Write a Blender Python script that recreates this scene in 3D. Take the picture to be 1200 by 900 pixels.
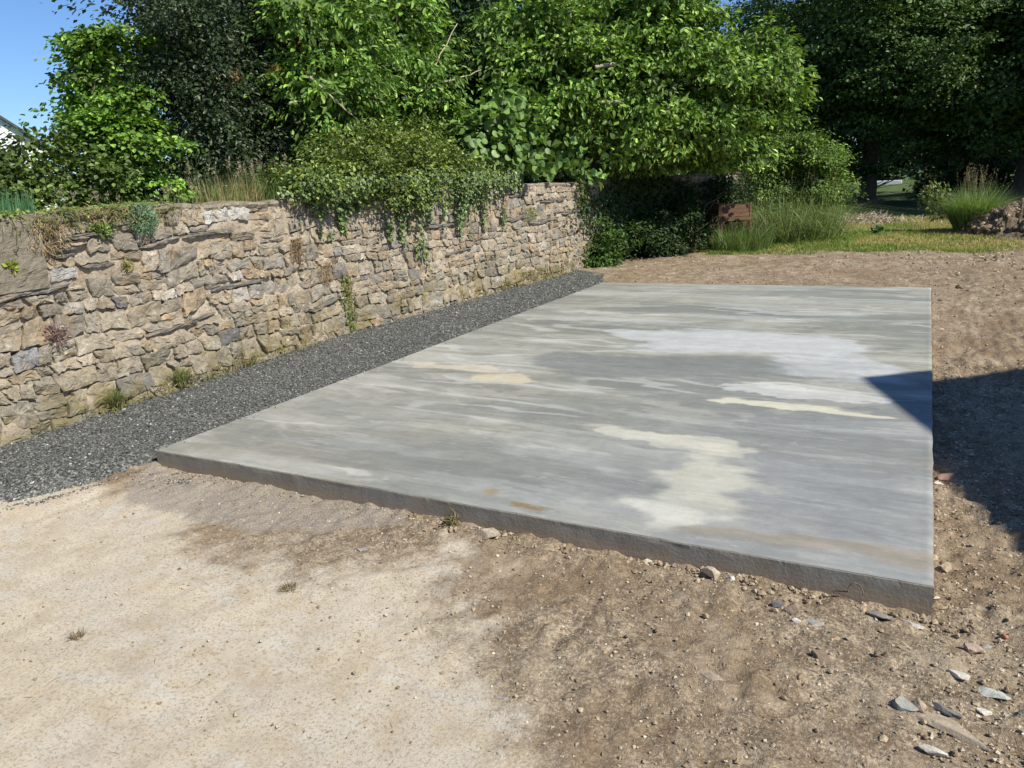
import bpy, math, random
import numpy as np
from math import radians as R, sin, cos, pi
from mathutils import Matrix, Vector

S = bpy.context.scene
for o in list(bpy.data.objects): bpy.data.objects.remove(o)
random.seed(7)

# ------------------------------------------------------------------ camera
cam_d = bpy.data.cameras.new('camera'); cam = bpy.data.objects.new('camera', cam_d)
S.collection.objects.link(cam); S.camera = cam
cam_d.sensor_width = 36; cam_d.lens = 891.155 / 1200 * 36
cam_d.clip_start = 0.05; cam_d.clip_end = 2000
cam.matrix_world = Matrix(((0.88319, -0.07637, 0.46275, 4.395168),
                           (0.46620, 0.25080, -0.84838, -3.076422),
                           (-0.05127, 0.96502, 0.25711, 1.75),
                           (0, 0, 0, 1)))
# ------------------------------------------------------------------ light
SUN_EL, SUN_AZ = R(46), R(-11)            # azimuth from +X towards -Y
sd = Vector((cos(SUN_EL) * cos(SUN_AZ), cos(SUN_EL) * sin(SUN_AZ), sin(SUN_EL)))
W = bpy.data.worlds.new('World'); S.world = W; W.use_nodes = True
nt = W.node_tree; nt.nodes.clear()
sky = nt.nodes.new('ShaderNodeTexSky'); sky.sky_type = 'NISHITA'; sky.sun_disc = False
sky.sun_elevation = SUN_EL; sky.sun_rotation = R(90) - SUN_AZ
sky.air_density = 1.0; sky.dust_density = 0.05; sky.ozone_density = 6.0; sky.altitude = 0
bg = nt.nodes.new('ShaderNodeBackground'); bg.inputs['Strength'].default_value = 0.085
out = nt.nodes.new('ShaderNodeOutputWorld')
tn = nt.nodes.new('ShaderNodeMix'); tn.data_type = 'RGBA'; tn.blend_type = 'MULTIPLY'; tn.inputs[0].default_value = 1; tn.inputs[7].default_value = (.86, .98, 1.14, 1)
nt.links.new(sky.outputs[0], tn.inputs[6]); nt.links.new(tn.outputs[2], bg.inputs[0]); nt.links.new(bg.outputs[0], out.inputs[0])
sl = bpy.data.lights.new('sun', 'SUN'); sl.energy = 4.6; sl.angle = R(0.55); sl.color = (1.0, 0.955, 0.86)
so = bpy.data.objects.new('sun', sl); S.collection.objects.link(so)
so.rotation_euler = sd.to_track_quat('Z', 'Y').to_euler()
S.view_settings.view_transform = 'Standard'; S.view_settings.look = 'None'
S.view_settings.exposure = 0.47; S.view_settings.gamma = 1.0
S.cycles.max_bounces = 6; S.cycles.diffuse_bounces = 3; S.cycles.glossy_bounces = 2
S.cycles.transmission_bounces = 4; S.cycles.transparent_max_bounces = 4

# ------------------------------------------------------------------ noise
def _h(ix, iy, iz, seed):
    h = (ix.astype(np.int64) * 374761393 + iy.astype(np.int64) * 668265263 + iz.astype(np.int64) * 2147483647 + seed * 1274126177) & 0xffffffff
    h = ((h ^ (h >> 13)) * 1274126177) & 0xffffffff
    h = ((h ^ (h >> 15)) * 2246822519) & 0xffffffff
    return ((h ^ (h >> 16)) & 0xffffff) / float(0xffffff) * 2 - 1
def vn(x, y, z=0.0, seed=0):
    x = np.asarray(x, float); y = np.asarray(y, float); z = np.asarray(z, float) + 0 * x
    ix, iy, iz = np.floor(x), np.floor(y), np.floor(z)
    fx, fy, fz = x - ix, y - iy, z - iz
    fx, fy, fz = [t * t * (3 - 2 * t) for t in (fx, fy, fz)]
    r = 0
    for a in (0, 1):
        wa = fx if a else 1 - fx
        for b in (0, 1):
            wb = fy if b else 1 - fy
            for c in (0, 1):
                r = r + wa * wb * (fz if c else 1 - fz) * _h(ix + a, iy + b, iz + c, seed)
    return r
def fbm(x, y, z=0.0, oct=4, seed=0, gain=.5):
    r, a, t = 0, 1., 0
    x = np.asarray(x, float); y = np.asarray(y, float); z = np.asarray(z, float)
    for i in range(oct):
        r = r + a * vn(x, y, z, seed + i * 17); t += a; a *= gain
        x, y, z = x * 2.03 + 5.1, y * 2.03 + 1.7, z * 2.03 + 9.2
    return r / t * 1.5
def sm(a, b, x):
    t = np.clip((x - a) / (b - a), 0, 1); return t * t * (3 - 2 * t)
def lerp(a, b, t): return a + (b - a) * t

# ------------------------------------------------------------------ geometry helpers
class Geo:
    def __init__(s): s.V = []; s.F = []; s.C = []; s.n = 0
    def add(s, V, F, col=None):
        V = np.asarray(V, float).reshape(-1, 3)
        s.V.append(V)
        F = F if isinstance(F, list) else [F]
        for f in F:
            f = np.asarray(f, int)
            if len(f): s.F.append(f + s.n)
        if col is None: col = (1, 1, 1)
        c = np.asarray(col, float)
        if c.ndim == 1: c = np.tile(c, (len(V), 1))
        s.C.append(c); s.n += len(V)
    def mesh(s, name, mat, smooth=False):
        me = bpy.data.meshes.new(name)
        V = np.concatenate(s.V); C = np.concatenate(s.C)
        me.vertices.add(len(V)); me.vertices.foreach_set('co', V.astype(np.float32).ravel())
        nl = sum(f.size for f in s.F); npoly = sum(len(f) for f in s.F)
        me.loops.add(nl); me.polygons.add(npoly)
        me.loops.foreach_set('vertex_index', np.concatenate([f.ravel() for f in s.F]).astype(np.int32))
        sizes = np.concatenate([np.full(len(f), f.shape[1]) for f in s.F])
        st = np.concatenate([[0], np.cumsum(sizes)[:-1]])
        me.polygons.foreach_set('loop_start', st.astype(np.int32))
        me.update(calc_edges=True); me.validate()
        at = me.attributes.new('col', 'FLOAT_COLOR', 'POINT')
        at.data.foreach_set('color', np.c_[C, np.ones(len(C))].astype(np.float32).ravel())
        me.polygons.foreach_set('use_smooth', np.full(npoly, bool(smooth)))
        for m in (mat if isinstance(mat, (list, tuple)) else [mat]): me.materials.append(m)
        return me
    def obj(s, name, mat, parent=None, smooth=False):
        o = bpy.data.objects.new(name, s.mesh(name, mat, smooth)); S.collection.objects.link(o)
        if parent: o.parent = parent
        return o
def tag(o, label=None, cat=None, group=None, kind=None):
    if label: o['label'] = label
    if cat: o['category'] = cat
    if group: o['group'] = group
    if kind: o['kind'] = kind
    return o
def empty(name, label, cat, loc=(0, 0, 0), group=None):
    o = bpy.data.objects.new(name, None); S.collection.objects.link(o); o.location = loc
    o.empty_display_size = .1
    return tag(o, label, cat, group)
def adopt(o, root):                      # parent in place: child meshes are in world coordinates
    o.parent = root; o.matrix_parent_inverse = Matrix.Translation(-Vector(root.location)); return o
def nrm(v): return v / np.maximum(np.linalg.norm(v, axis=-1, keepdims=True), 1e-9)
def tube(G, pts, rad, n=7, col=(1, 1, 1), wob=0.0, seed=0):
    pts = np.asarray(pts, float); rad = np.asarray(rad, float)
    T = nrm(np.gradient(pts, axis=0)); V = []
    up = np.array([0.3, 0.2, 1.0]) if abs(T[0][2]) < .9 else np.array([1., 0.1, 0])
    for i, p in enumerate(pts):
        a = nrm(np.cross(T[i], up)); b = np.cross(T[i], a)
        for k in range(n):
            t = 2 * pi * k / n; r = rad[i] * (1 + wob * math.sin(3.1 * k + i * 1.7 + seed))
            V.append(p + (a * cos(t) + b * sin(t)) * r)
    m = len(pts)
    F = [[i * n + k, i * n + (k + 1) % n, (i + 1) * n + (k + 1) % n, (i + 1) * n + k] for i in range(m - 1) for k in range(n)]
    V.append(pts[-1]); T3 = [[(m - 1) * n + k, (m - 1) * n + (k + 1) % n, m * n] for k in range(n)]
    G.add(V, [np.array(F), np.array(T3)], col)
def box(G, c, s, rot=None, col=(1, 1, 1), bev=.004):
    # chamfered box
    hx, hy, hz = [k / 2 for k in s]; V = []
    for sx in (-1, 1):
        for sy in (-1, 1):
            for sz in (-1, 1):
                V += [(sx * (hx - bev), sy * (hy - bev), sz * hz), (sx * (hx - bev), sy * hy, sz * (hz - bev)), (sx * hx, sy * (hy - bev), sz * (hz - bev))]
    V = np.array(V)
    if rot is not None: V = V @ np.array(rot).T
    V = V + np.array(c)
    i = lambda sx, sy, sz, k: ((sx > 0) * 4 + (sy > 0) * 2 + (sz > 0)) * 3 + k
    Q = []; T = []
    for s1 in (-1, 1):
        Q.append([i(-1, -1, s1, 0), i(1, -1, s1, 0), i(1, 1, s1, 0), i(-1, 1, s1, 0)])
        Q.append([i(-1, s1, -1, 1), i(1, s1, -1, 1), i(1, s1, 1, 1), i(-1, s1, 1, 1)])
        Q.append([i(s1, -1, -1, 2), i(s1, 1, -1, 2), i(s1, 1, 1, 2), i(s1, -1, 1, 2)])
        for s2 in (-1, 1):
            Q.append([i(-1, s1, s2, 0), i(1, s1, s2, 0), i(1, s1, s2, 1), i(-1, s1, s2, 1)])
            Q.append([i(s1, -1, s2, 0), i(s1, 1, s2, 0), i(s1, 1, s2, 2), i(s1, -1, s2, 2)])
            Q.append([i(s1, s2, -1, 1), i(s1, s2, 1, 1), i(s1, s2, 1, 2), i(s1, s2, -1, 2)])
            for s3 in (-1, 1): T.append([i(s1, s2, s3, 0), i(s1, s2, s3, 1), i(s1, s2, s3, 2)])
    G.add(V, [np.array(Q), np.array(T)], col)
def fixn(me):
    import bmesh
    bm = bmesh.new(); bm.from_mesh(me); bmesh.ops.recalc_face_normals(bm, faces=bm.faces); bm.to_mesh(me); bm.free()

# ------------------------------------------------------------------ material helper
class M:
    def __init__(s, name):
        s.m = bpy.data.materials.new(name); s.m.use_nodes = True; s.t = s.m.node_tree; s.t.nodes.clear()
        s.out = s.n('OutputMaterial'); s.co = None
    def n(s, k, **kw):
        x = s.t.nodes.new('ShaderNode' + k)
        for a, b in kw.items(): setattr(x, a, b)
        return x
    def l(s, a, b): s.t.links.new(a, b)
    def put(s, v, sock):
        if hasattr(v, 'node') or isinstance(v, bpy.types.NodeSocket): s.l(v, sock)
        else:
            if isinstance(v, (tuple, list)) and len(v) == 3 and len(sock.default_value) == 4: v = (*v, 1)
            sock.default_value = v
    def pos(s):
        if s.co is None: s.co = s.n('NewGeometry').outputs['Position']
        return s.co
    def attr(s, name='col'):
        return s.n('Attribute', attribute_name=name).outputs['Color']
    def map(s, sc=(1, 1, 1), rot=(0, 0, 0)):
        x = s.n('Mapping'); s.l(s.pos(), x.inputs[0]); x.inputs['Scale'].default_value = sc; x.inputs['Rotation'].default_value = rot
        return x.outputs[0]
    def noise(s, scale, det=4, rough=.55, dist=0, vec=None):
        x = s.n('TexNoise'); s.l(vec or s.pos(), x.inputs['Vector']); x.inputs['Scale'].default_value = scale
        x.inputs['Detail'].default_value = det; x.inputs['Roughness'].default_value = rough; x.inputs['Distortion'].default_value = dist
        return x.outputs[0]
    def vor(s, scale, feature='F1', vec=None, out='Distance'):
        x = s.n('TexVoronoi', feature=feature); s.l(vec or s.pos(), x.inputs['Vector']); x.inputs['Scale'].default_value = scale
        return x.outputs[out]
    def ramp(s, v, stops, interp='LINEAR'):
        x = s.n('ValToRGB'); s.l(v, x.inputs[0]); e = x.color_ramp; e.interpolation = interp
        while len(e.elements) < len(stops): e.elements.new(.5)
        for el, (p, c) in zip(e.elements, stops):
            el.position = p; el.color = (c, c, c, 1) if isinstance(c, (int, float)) else (*c, 1)
        return x.outputs[0]
    def mix(s, f, a, b, mode='MIX'):
        x = s.n('Mix', data_type='RGBA', blend_type=mode); s.put(f, x.inputs[0]); s.put(a, x.inputs[6]); s.put(b, x.inputs[7])
        return x.outputs[2]
    def math(s, op, a, b=0.0, clamp=False):
        x = s.n('Math', operation=op, use_clamp=clamp); s.put(a, x.inputs[0]); s.put(b, x.inputs[1]); return x.outputs[0]
    def sep(s, v):
        x = s.n('SeparateColor'); s.l(v, x.inputs[0]); return x.outputs
    def bump(s, h, dist=.01, strength=1.0, prev=None):
        x = s.n('Bump'); s.l(h, x.inputs['Height']); x.inputs['Distance'].default_value = dist; x.inputs['Strength'].default_value = strength
        if prev: s.l(prev, x.inputs['Normal'])
        return x.outputs[0]
    def bsdf(s, col, rough=.9, normal=None, spec=.3, **kw):
        x = s.n('BsdfPrincipled'); s.put(col, x.inputs['Base Color']); s.put(rough, x.inputs['Roughness']); x.inputs['Specular IOR Level'].default_value = spec
        if normal: s.l(normal, x.inputs['Normal'])
        for k, v in kw.items(): s.put(v, x.inputs[k])
        s.l(x.outputs[0], s.out.inputs['Surface']); return x

def leaf_mat(name, gloss=.35, trans=.35, spec=.3, tcol=(1.25, 1.3, .45)):
    m = M(name); a = m.attr()
    v = m.ramp(m.noise(9, 2), [(.3, .7), (.7, 1.25)])
    c = m.mix(1.0, a, v, 'MULTIPLY')
    p = m.n('BsdfPrincipled'); m.l(c, p.inputs['Base Color']); p.inputs['Roughness'].default_value = gloss; p.inputs['Specular IOR Level'].default_value = spec
    t = m.n('BsdfTranslucent'); m.l(m.mix(1.0, c, tcol, 'MULTIPLY'), t.inputs[0])
    x = m.n('MixShader'); x.inputs[0].default_value = trans
    m.l(p.outputs[0], x.inputs[1]); m.l(t.outputs[0], x.inputs[2]); m.l(x.outputs[0], m.out.inputs['Surface'])
    return m.m
L_SOFT = leaf_mat('leaf_soft', .45, .24)
L_GLOSS = leaf_mat('leaf_glossy', .42, .10, .38)
L_DARK = leaf_mat('leaf_far', .5, .16)
L_GRASS = leaf_mat('grass_blade', .55, .35, .2)

mb = M('bark'); b_ = mb.attr()
mb.bsdf(mb.mix(1.0, b_, mb.ramp(mb.noise(30, 4, vec=mb.map((1, 1, .25))), [(.3, .5), (.7, 1.4)]), 'MULTIPLY'), .9, mb.bump(mb.noise(40, 4, vec=mb.map((1, 1, .2))), .01))
BARK = mb.m

# ------------------------------------------------------------------ foliage
rng = np.random.default_rng(11)
def leaf_geo(G, P, N, A, L, Wd, col, quads=2, curl=.12):
    P = np.asarray(P); n = len(P); N = nrm(N); A = nrm(A - (A * N).sum(1, keepdims=True) * N); B = np.cross(N, A)
    L = np.broadcast_to(L, (n,))[:, None]; Wd = np.broadcast_to(Wd, (n,))[:, None]
    if quads == 2:
        V = np.stack([P, P + A * L * .3 + B * Wd * .5 + N * Wd * curl, P + A * L * .72 + B * Wd * .38 + N * Wd * curl * .6, P + A * L - N * L * curl,
                      P + A * L * .72 - B * Wd * .38 + N * Wd * curl * .6, P + A * L * .3 - B * Wd * .5 + N * Wd * curl], 1)
        k = 6; base = np.array([[0, 1, 2, 3], [0, 3, 4, 5]])
    else:
        V = np.stack([P, P + A * L * .45 + B * Wd * .5 + N * Wd * curl, P + A * L, P + A * L * .45 - B * Wd * .5 + N * Wd * curl], 1)
        k = 4; base = np.array([[0, 1, 2, 3]])
    F = (np.arange(n)[:, None, None] * k + base[None]).reshape(-1, 4)
    G.add(V.reshape(-1, 3), F, np.repeat(col, k, axis=0))
def pal(n, cols, var=.18, r=None):
    r = r or rng
    cols = np.array(cols); i = r.integers(0, len(cols), n); t = r.random((n, 1)); j = r.integers(0, len(cols), n)
    c = cols[i] * (1 - t) + cols[j] * t
    return c * (1 + var * r.normal(size=(n, 1))).clip(.45, 1.7)
def clump_pts(ells, nclump, r, shell=.55, zmin=None, bough=0.0):
    """clump centres inside a union of ellipsoids; with bough > 0 they gather on separate flattened boughs of that size"""
    vol = np.array([e[3] * e[4] * e[5] for e in ells]); vol = vol / vol.sum()
    out, outd = [], []
    for e, v in zip(ells, vol):
        n = max(1, int(nclump * v)); c = np.array(e[:3]); rr = np.array(e[3:6])
        d = nrm(r.normal(size=(n, 3))); rad = np.where(r.random(n) < shell, r.uniform(.8, 1.05, n), r.random(n) ** (1 / 2.2) * .9)
        lump = 1 + .2 * fbm(d[:, 0] * 2.6, d[:, 1] * 2.6, d[:, 2] * 2.6 + c[0], 3, 5)
        P = c + d * rr * (rad * lump)[:, None]; D = nrm(d / rr)
        if bough > 0:
            area = (rr[0] * rr[1] + rr[1] * rr[2] + rr[0] * rr[2]) / 3; nb = max(4, int(5.2 * area / bough ** 2))
            bd = nrm(r.normal(size=(nb, 3))); bp = c + bd * rr * r.uniform(.6, 1.08, (nb, 1)); br_ = bough * r.uniform(.55, 1.25, nb)
            k = r.integers(0, nb, n); q = nrm(r.normal(size=(n, 3))) * r.random((n, 1)) ** .45 * br_[k][:, None]
            q = q * np.array([1, 1, .68]); q[:, 2] -= .12 * np.hypot(q[:, 0], q[:, 1]); P = bp[k] + q; D = nrm(nrm(bd[k] / rr) + .8 * nrm(q + 1e-6))
        out.append(P); outd.append(D)
    o, d = np.concatenate(out), np.concatenate(outd)
    if zmin is not None: k = o[:, 2] > zmin; o, d = o[k], d[k]
    return o, d
def crown(name, root, ells, nclump, per, L, Wd, cols, mat, seed, clump_r=.16, up=1.0, outw=.45, rnd=.85, droop=.3, quads=2, zmin=None, shell=.6, flat=.75, var=.28, keep=None, gap=-.6, core=.6, spr=1.0, bough=.34):
    r = np.random.default_rng(seed); C, D = clump_pts(ells, nclump, r, shell, zmin, bough)
    # open gaps
    g = fbm(C[:, 0] * 1.7, C[:, 1] * 1.7, C[:, 2] * 1.7, 3, seed); k = g > gap; C, D = C[k], D[k]
    nC = len(C); cs = r.uniform(.5, 1.45, nC) * clump_r * spr
    tone = (1 + .26 * r.normal(size=nC)).clip(.5, 1.6)
    idx = np.repeat(np.arange(nC), per); n = len(idx)
    off = np.clip(r.normal(size=(n, 3)), -1.9, 1.9) * cs[idx][:, None] * np.array([1, 1, flat * .62])
    tl = D[idx][:, :2]; off[:, 2] += -.12 * (np.abs(off[:, 0]) + np.abs(off[:, 1])) + .25 * (off[:, 0] * tl[:, 0] + off[:, 1] * tl[:, 1]) * -1
    P = C[idx] + off
    if keep is not None: k = keep(P); P, idx, off = P[k], idx[k], off[k]; n = len(P)
    if zmin is not None: P[:, 2] = np.maximum(P[:, 2], zmin + .02 * r.random(n))
    N = np.array([0, 0, 1.]) * up + D[idx] * outw + r.normal(size=(n, 3)) * rnd * .6
    A = nrm(off + D[idx] * .08) + D[idx] * .6 + r.normal(size=(n, 3)) * .6 + np.array([0, 0, -droop])
    s = r.uniform(.65, 1.25, n)
    G = Geo(); leaf_geo(G, P, N, A, L * s, Wd * s, pal(n, cols, var, r) * tone[idx][:, None], quads)
    if core:      # inner foliage, sparser and larger, that closes the view through the crown
        n2 = int(n * core * .42); vol = np.array([e[3] * e[4] * e[5] for e in ells]); w_ = r.choice(len(ells), n2, p=vol / vol.sum()); E_ = np.array(ells)
        P = E_[w_, :3] + nrm(r.normal(size=(n2, 3))) * (r.random((n2, 1)) ** .4 * .66) * E_[w_, 3:6]
        if zmin is not None: P = P[P[:, 2] > zmin]
        n2 = len(P); leaf_geo(G, P, r.normal(size=(n2, 3)), r.normal(size=(n2, 3)), L * 1.45, max(Wd, L * .6) * 1.45, pal(n2, cols, var, r) * .9, 1)
    o = G.obj(name, mat)
    if root: adopt(o, root)
    return o, C, D
def limbs(name, root, base, tips, r0, seed, col=(.13, .1, .075), n=6, wob=.08):
    G = Geo(); r = np.random.default_rng(seed); base = np.array(base, float)
    for t in tips:
        t = np.array(t, float); k = 8; u = np.linspace(0, 1, k)[:, None]
        p = base * (1 - u) + t * u + np.array([0, 0, 1]) * (np.sin(u * pi) * .12 * np.linalg.norm(t - base))
        j = r.normal(size=(k, 3)) * wob * (np.sin(u * pi)); p = p + j
        tube(G, p, np.linspace(1, .18, k) * r0 * r.uniform(.5, 1), n, col, .1, seed)
    o = G.obj(name, BARK, smooth=True); adopt(o, root); return o
def trunk(root, pts, rad, seed, col=(.12, .095, .07), n=10):
    G = Geo(); p = np.array(pts, float); u = np.linspace(0, 1, 9); q = np.stack([np.interp(u, np.linspace(0, 1, len(p)), p[:, i]) for i in range(3)], 1)
    rr = np.interp(u, np.linspace(0, 1, len(rad)), rad); rr[0] *= 1.35
    tube(G, q, rr, n, col, .09, seed); o = G.obj('trunk', BARK, smooth=True); adopt(o, root); return o
def blades(G, P, H, Wd, cols, r, lean=.35, dirs=None, segs=2, seedhead=False, var=.2):
    n = len(P); P = np.asarray(P, float)
    a = r.random(n) * 2 * pi; D = np.stack([np.cos(a), np.sin(a), 0 * a], 1)
    if dirs is not None: D = nrm(D * .8 + dirs)
    B = np.stack([-D[:, 1], D[:, 0], 0 * a], 1); tw = r.random(n) * pi
    B = nrm(B * np.cos(tw)[:, None] + D * np.sin(tw)[:, None] * .8)
    H = np.broadcast_to(H, (n,))[:, None] * r.uniform(.55, 1.15, (n, 1)); ln = (lean * r.random((n, 1)) ** .8)
    Wv = np.broadcast_to(Wd, (n,))[:, None] * r.uniform(.7, 1.3, (n, 1)); U = np.array([0, 0, 1.])
    mid = P + U * H * .55 + D * H * ln * .35; tip = P + U * H * (1 - ln * .45) + D * H * ln * 1.1
    V = np.stack([P - B * Wv * .5, P + B * Wv * .5, mid + B * Wv * .38, mid - B * Wv * .38, tip], 1)
    i = np.arange(n)[:, None] * 5
    c = pal(n, cols, var, r)
    G.add(V.reshape(-1, 3), [i + np.array([[0, 1, 2, 3]]), i + np.array([[3, 2, 4]])], np.repeat(c, 5, axis=0))
    return tip, c

# ------------------------------------------------------------------ terrain
wY = np.array([-3., -1, 0, 1, 2.2, 3.5, 5, 6.3, 7.8, 8.7, 10, 12, 13.4, 14.6, 15.8])
wX = np.array([-1.1, -1.12, -1.14, -1.17, -1.28, -1.32, -1.24, -1.2, -1.1, -1.02, -1.0, -.9, -.35, .3, 1.0])
def wallx(y): return np.interp(y, wY, wX)
def bank(x, y):
    t = sm(.12, .36, wallx(np.clip(y, -3, 15.5)) - x) * (1 - sm(13.5, 20, y))
    return t
def zground(x, y):
    x = np.asarray(x, float); y = np.asarray(y, float)
    z = .015 + .12 * sm(6.5, 9.5, y) - .1 * sm(13, 26, y) + .02 * sm(.0, -.4, -y) * 0
    z = z + .022 * np.exp(-((x - 2.45) / .7) ** 2 - ((y + .0) / .16) ** 2) + .03 * np.exp(-((x - 3.75) / .35) ** 2 - ((y + .03) / .13) ** 2)
    z = z + .012 * np.exp(-((x - .55) / .6) ** 2 - ((y + .05) / .2) ** 2)
    z = z + .04 * sm(4.7, 5.6, x) * (1 - sm(0, 14, y) * .5)
    far = sm(10, 14, y)
    z = z + fbm(x * .6, y * .6, 0, 3, 3) * (.012 + .05 * far)
    z = np.where(y > 60, z - .0 * y, z)
    g = sm(.05, -.05, x) * sm(-1.3, .1, y + .7 * (x + .2) * 0) * (1 - sm(8.3, 9.6, y))
    z = z * (1 - g * .3) + g * .03
    b = bank(x, y)
    return z * (1 - b) + (1.5 + .1 * fbm(x * .5, y * .5, 0, 3, 9)) * b
FX = np.array([-1., 0., 1, 2, 2.5, 3, 3.3, 3.7, 4.3, 4.6, 5, 8]); FY = np.array([-.7, -.35, -.42, -.38, -.34, -.6, -1.02, -1.28, -1.12, -1.0, -.9, -.6])
def brown_w(x, y):
    n = fbm(x * 1.6, y * 1.6, 0, 4, 21) * .32 + fbm(x * 9, y * 9, 0, 3, 22) * .12
    return sm(-.62, .5, y - np.interp(x, FX, FY) + n * 1.1)
def axis(lo, hi, step, ext_lo, ext_hi, g=1.16):
    a = list(np.arange(lo, hi, step)); s = step; v = a[0]; pre = []
    while v > ext_lo: s *= g; v -= s; pre.append(v)
    s = step; v = a[-1]; post = []
    while v < ext_hi: s *= g; v += s; post.append(v)
    return np.array(pre[::-1] + a + post)
def axis2(lo, hi, step, caplo, caphi, cap, elo, ehi):
    a = list(np.arange(lo, hi, step)); s = step; v = a[0]; pre = []
    while v > elo: s = min(s * 1.06, cap) if v > caplo else s * 1.15; v -= s; pre.append(v)
    s = step; v = a[-1]; post = []
    while v < ehi: s = min(s * 1.05, cap) if v < caphi else s * 1.07; v += s; post.append(v)
    return np.array(pre[::-1] + a + post)
gx = np.unique(np.concatenate([axis2(-.7, 5.6, .02, -1.5, 9, .06, -160, 160), [-1.45, -1.3]])); gy = axis2(-2.3, 1.6, .02, -3, 15, .055, -60, 420)
X, Y = np.meshgrid(gx, gy, indexing='ij'); x, y = X.ravel(), Y.ravel()
Z = zground(x, y)
bw = brown_w(x, y)
near = (1 - sm(6, 16, np.hypot(x - 4.4, y + 3)))
clod = np.abs(fbm(x * 9, y * 9, 0, 3, 31)) * .030 + fbm(x * 28, y * 28, 0, 2, 33) * .010 + np.maximum(fbm(x * 4.3, y * 4.3, 0, 3, 35), 0) * .02
pale = fbm(x * 2.2, y * 1.5, 0, 3, 41) * .009 + fbm(x * 12, y * 12, 0, 4, 42) * .0035
bnk = bank(x, y)
rightw = sm(4.5, 4.7, x) * sm(-.3, .1, y)
Z = Z + (clod * (bw * (.75 + .5 * rightw)) + pale * (1 - bw)) * (near * .9 + .1) * (1 - bnk)
bc = sm(8.3, 8.8, y) * (1 - sm(12.8, 13.8, y)); Z = Z + bc * (np.abs(fbm(x * 3, y * 3, 0, 4, 51)) * .035) * (1 - bnk)
inslab = (x > -.02) & (x < 4.53) & (y > .03) & (y < 8.05); Z = np.where(inslab, -.05, Z)
# masks: r brown loose soil, g grey dust, b grass / litter
dust = sm(.0, .5, 1.1 - np.hypot((x - .95) / 1.25, (y + .12) / .38) + fbm(x * 2.5, y * 2.5, 0, 3, 61) * .25)
hay = sm(12.1, 12.8, y + .35 * fbm(x * 1.1, y * 1.1, 0, 3, 71) - .1 * (x - 3)) * (1 - sm(5.3, 6.3, x + .3 * fbm(x, y, 0, 2, 72)) * (1 - sm(18, 20, y)))
hay = np.maximum(hay, bnk)
idx = np.arange(len(gx) * len(gy)).reshape(len(gx), len(gy))
F = np.stack([idx[:-1, :-1], idx[1:, :-1], idx[1:, 1:], idx[:-1, 1:]], -1).reshape(-1, 4)
G = Geo(); G.add(np.stack([x, y, Z], 1), F, np.stack([bw, dust, hay], 1))

m = M('soil'); w = m.sep(m.attr())
pale_c = m.mix(m.ramp(m.noise(1.5, 5, .6, vec=m.map((1, 1.6, 1), (0, 0, .5))), [(.35, 0), (.62, 1)]), (.55, .465, .335), (.51, .455, .36))
pale_c = m.mix(m.ramp(m.noise(2.6, 5, .65, 1.2, vec=m.map((.6, 1.9, 1), (0, 0, -.55))), [(.53, 0), (.66, .6)]), pale_c, (.54, .525, .475))
pale_c = m.mix(m.ramp(m.noise(7, 6, .7), [(.35, .6), (.5, 0)]), pale_c, (.43, .335, .21))
pale_c = m.mix(m.ramp(m.vor(95), [(.08, .6), (.2, 0)]), pale_c, (.24, .19, .135))
pale_c = m.mix(m.ramp(m.noise(160, 3, .7), [(.52, 0), (.7, .7)]), pale_c, (.62, .56, .47))
pale_c = m.mix(m.ramp(m.noise(75, 4, .75), [(.38, .75), (.50, 0)]), pale_c, (.29, .225, .15))
pale_c = m.mix(m.ramp(m.noise(4, 6, .75), [(.36, .5), (.5, 0)]), pale_c, (.40, .32, .225))
pale_c = m.mix(m.ramp(m.noise(18, 5, .75, .5), [(.58, 0), (.68, .35)]), pale_c, (.56, .52, .46))
br = m.mix(m.ramp(m.noise(7, 7, .8), [(.40, 0), (.60, 1)]), (.185, .137, .084), (.44, .355, .24))
br = m.mix(m.ramp(m.noise(45, 5, .75), [(.40, .85), (.56, 0)]), br, (.13, .095, .068))
br = m.mix(m.ramp(m.noise(90, 4, .7), [(.55, 0), (.68, .7)]), br, (.60, .52, .41))
br = m.mix(m.ramp(m.noise(1.1, 3, .6), [(.42, 0), (.62, .6)]), br, (.20, .135, .078))
br = m.mix(m.ramp(m.noise(2.3, 6, .7, .6), [(.52, 0), (.68, .5)]), br, (.47, .385, .27))
du = m.mix(m.ramp(m.noise(120, 4, .8), [(.35, 0), (.65, 1)]), (.17, .145, .115), (.43, .38, .31))
gr = m.mix(m.ramp(m.noise(1.3, 5, .7), [(.4, 0), (.6, 1)]), (.44, .34, .16), (.15, .18, .055))
gr = m.mix(m.ramp(m.noise(25, 5, .7), [(.35, .6), (.6, 0)]), gr, (.10, .08, .045))
yy_n = m.n('SeparateXYZ'); m.l(m.pos(), yy_n.inputs[0]); mr = m.n('MapRange'); m.l(yy_n.outputs[1], mr.inputs[0]); mr.inputs[1].default_value = 21; mr.inputs[2].default_value = 25
mr2 = m.n('MapRange'); m.l(yy_n.outputs[0], mr2.inputs[0]); mr2.inputs[1].default_value = -1.4; mr2.inputs[2].default_value = -1.9
gr = m.mix(m.math('MAXIMUM', mr.outputs[0], mr2.outputs[0]), gr, m.mix(m.ramp(m.noise(2, 5, .7), [(.4, 0), (.6, 1)]), (.06, .09, .03), (.11, .14, .045)))
def brk(s, n, a=.33, b=.67):
    return m.ramp(m.math('ADD', s, m.math('MULTIPLY', m.math('SUBTRACT', n, .5), 1.35)), [(a, 0), (b, 1)])
nz = m.noise(26, 9, .9)
c = m.mix(brk(w[0], nz), pale_c, br); c = m.mix(m.math('MULTIPLY', brk(w[1], nz), .8), c, du); c = m.mix(brk(w[2], nz), c, gr)
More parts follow.
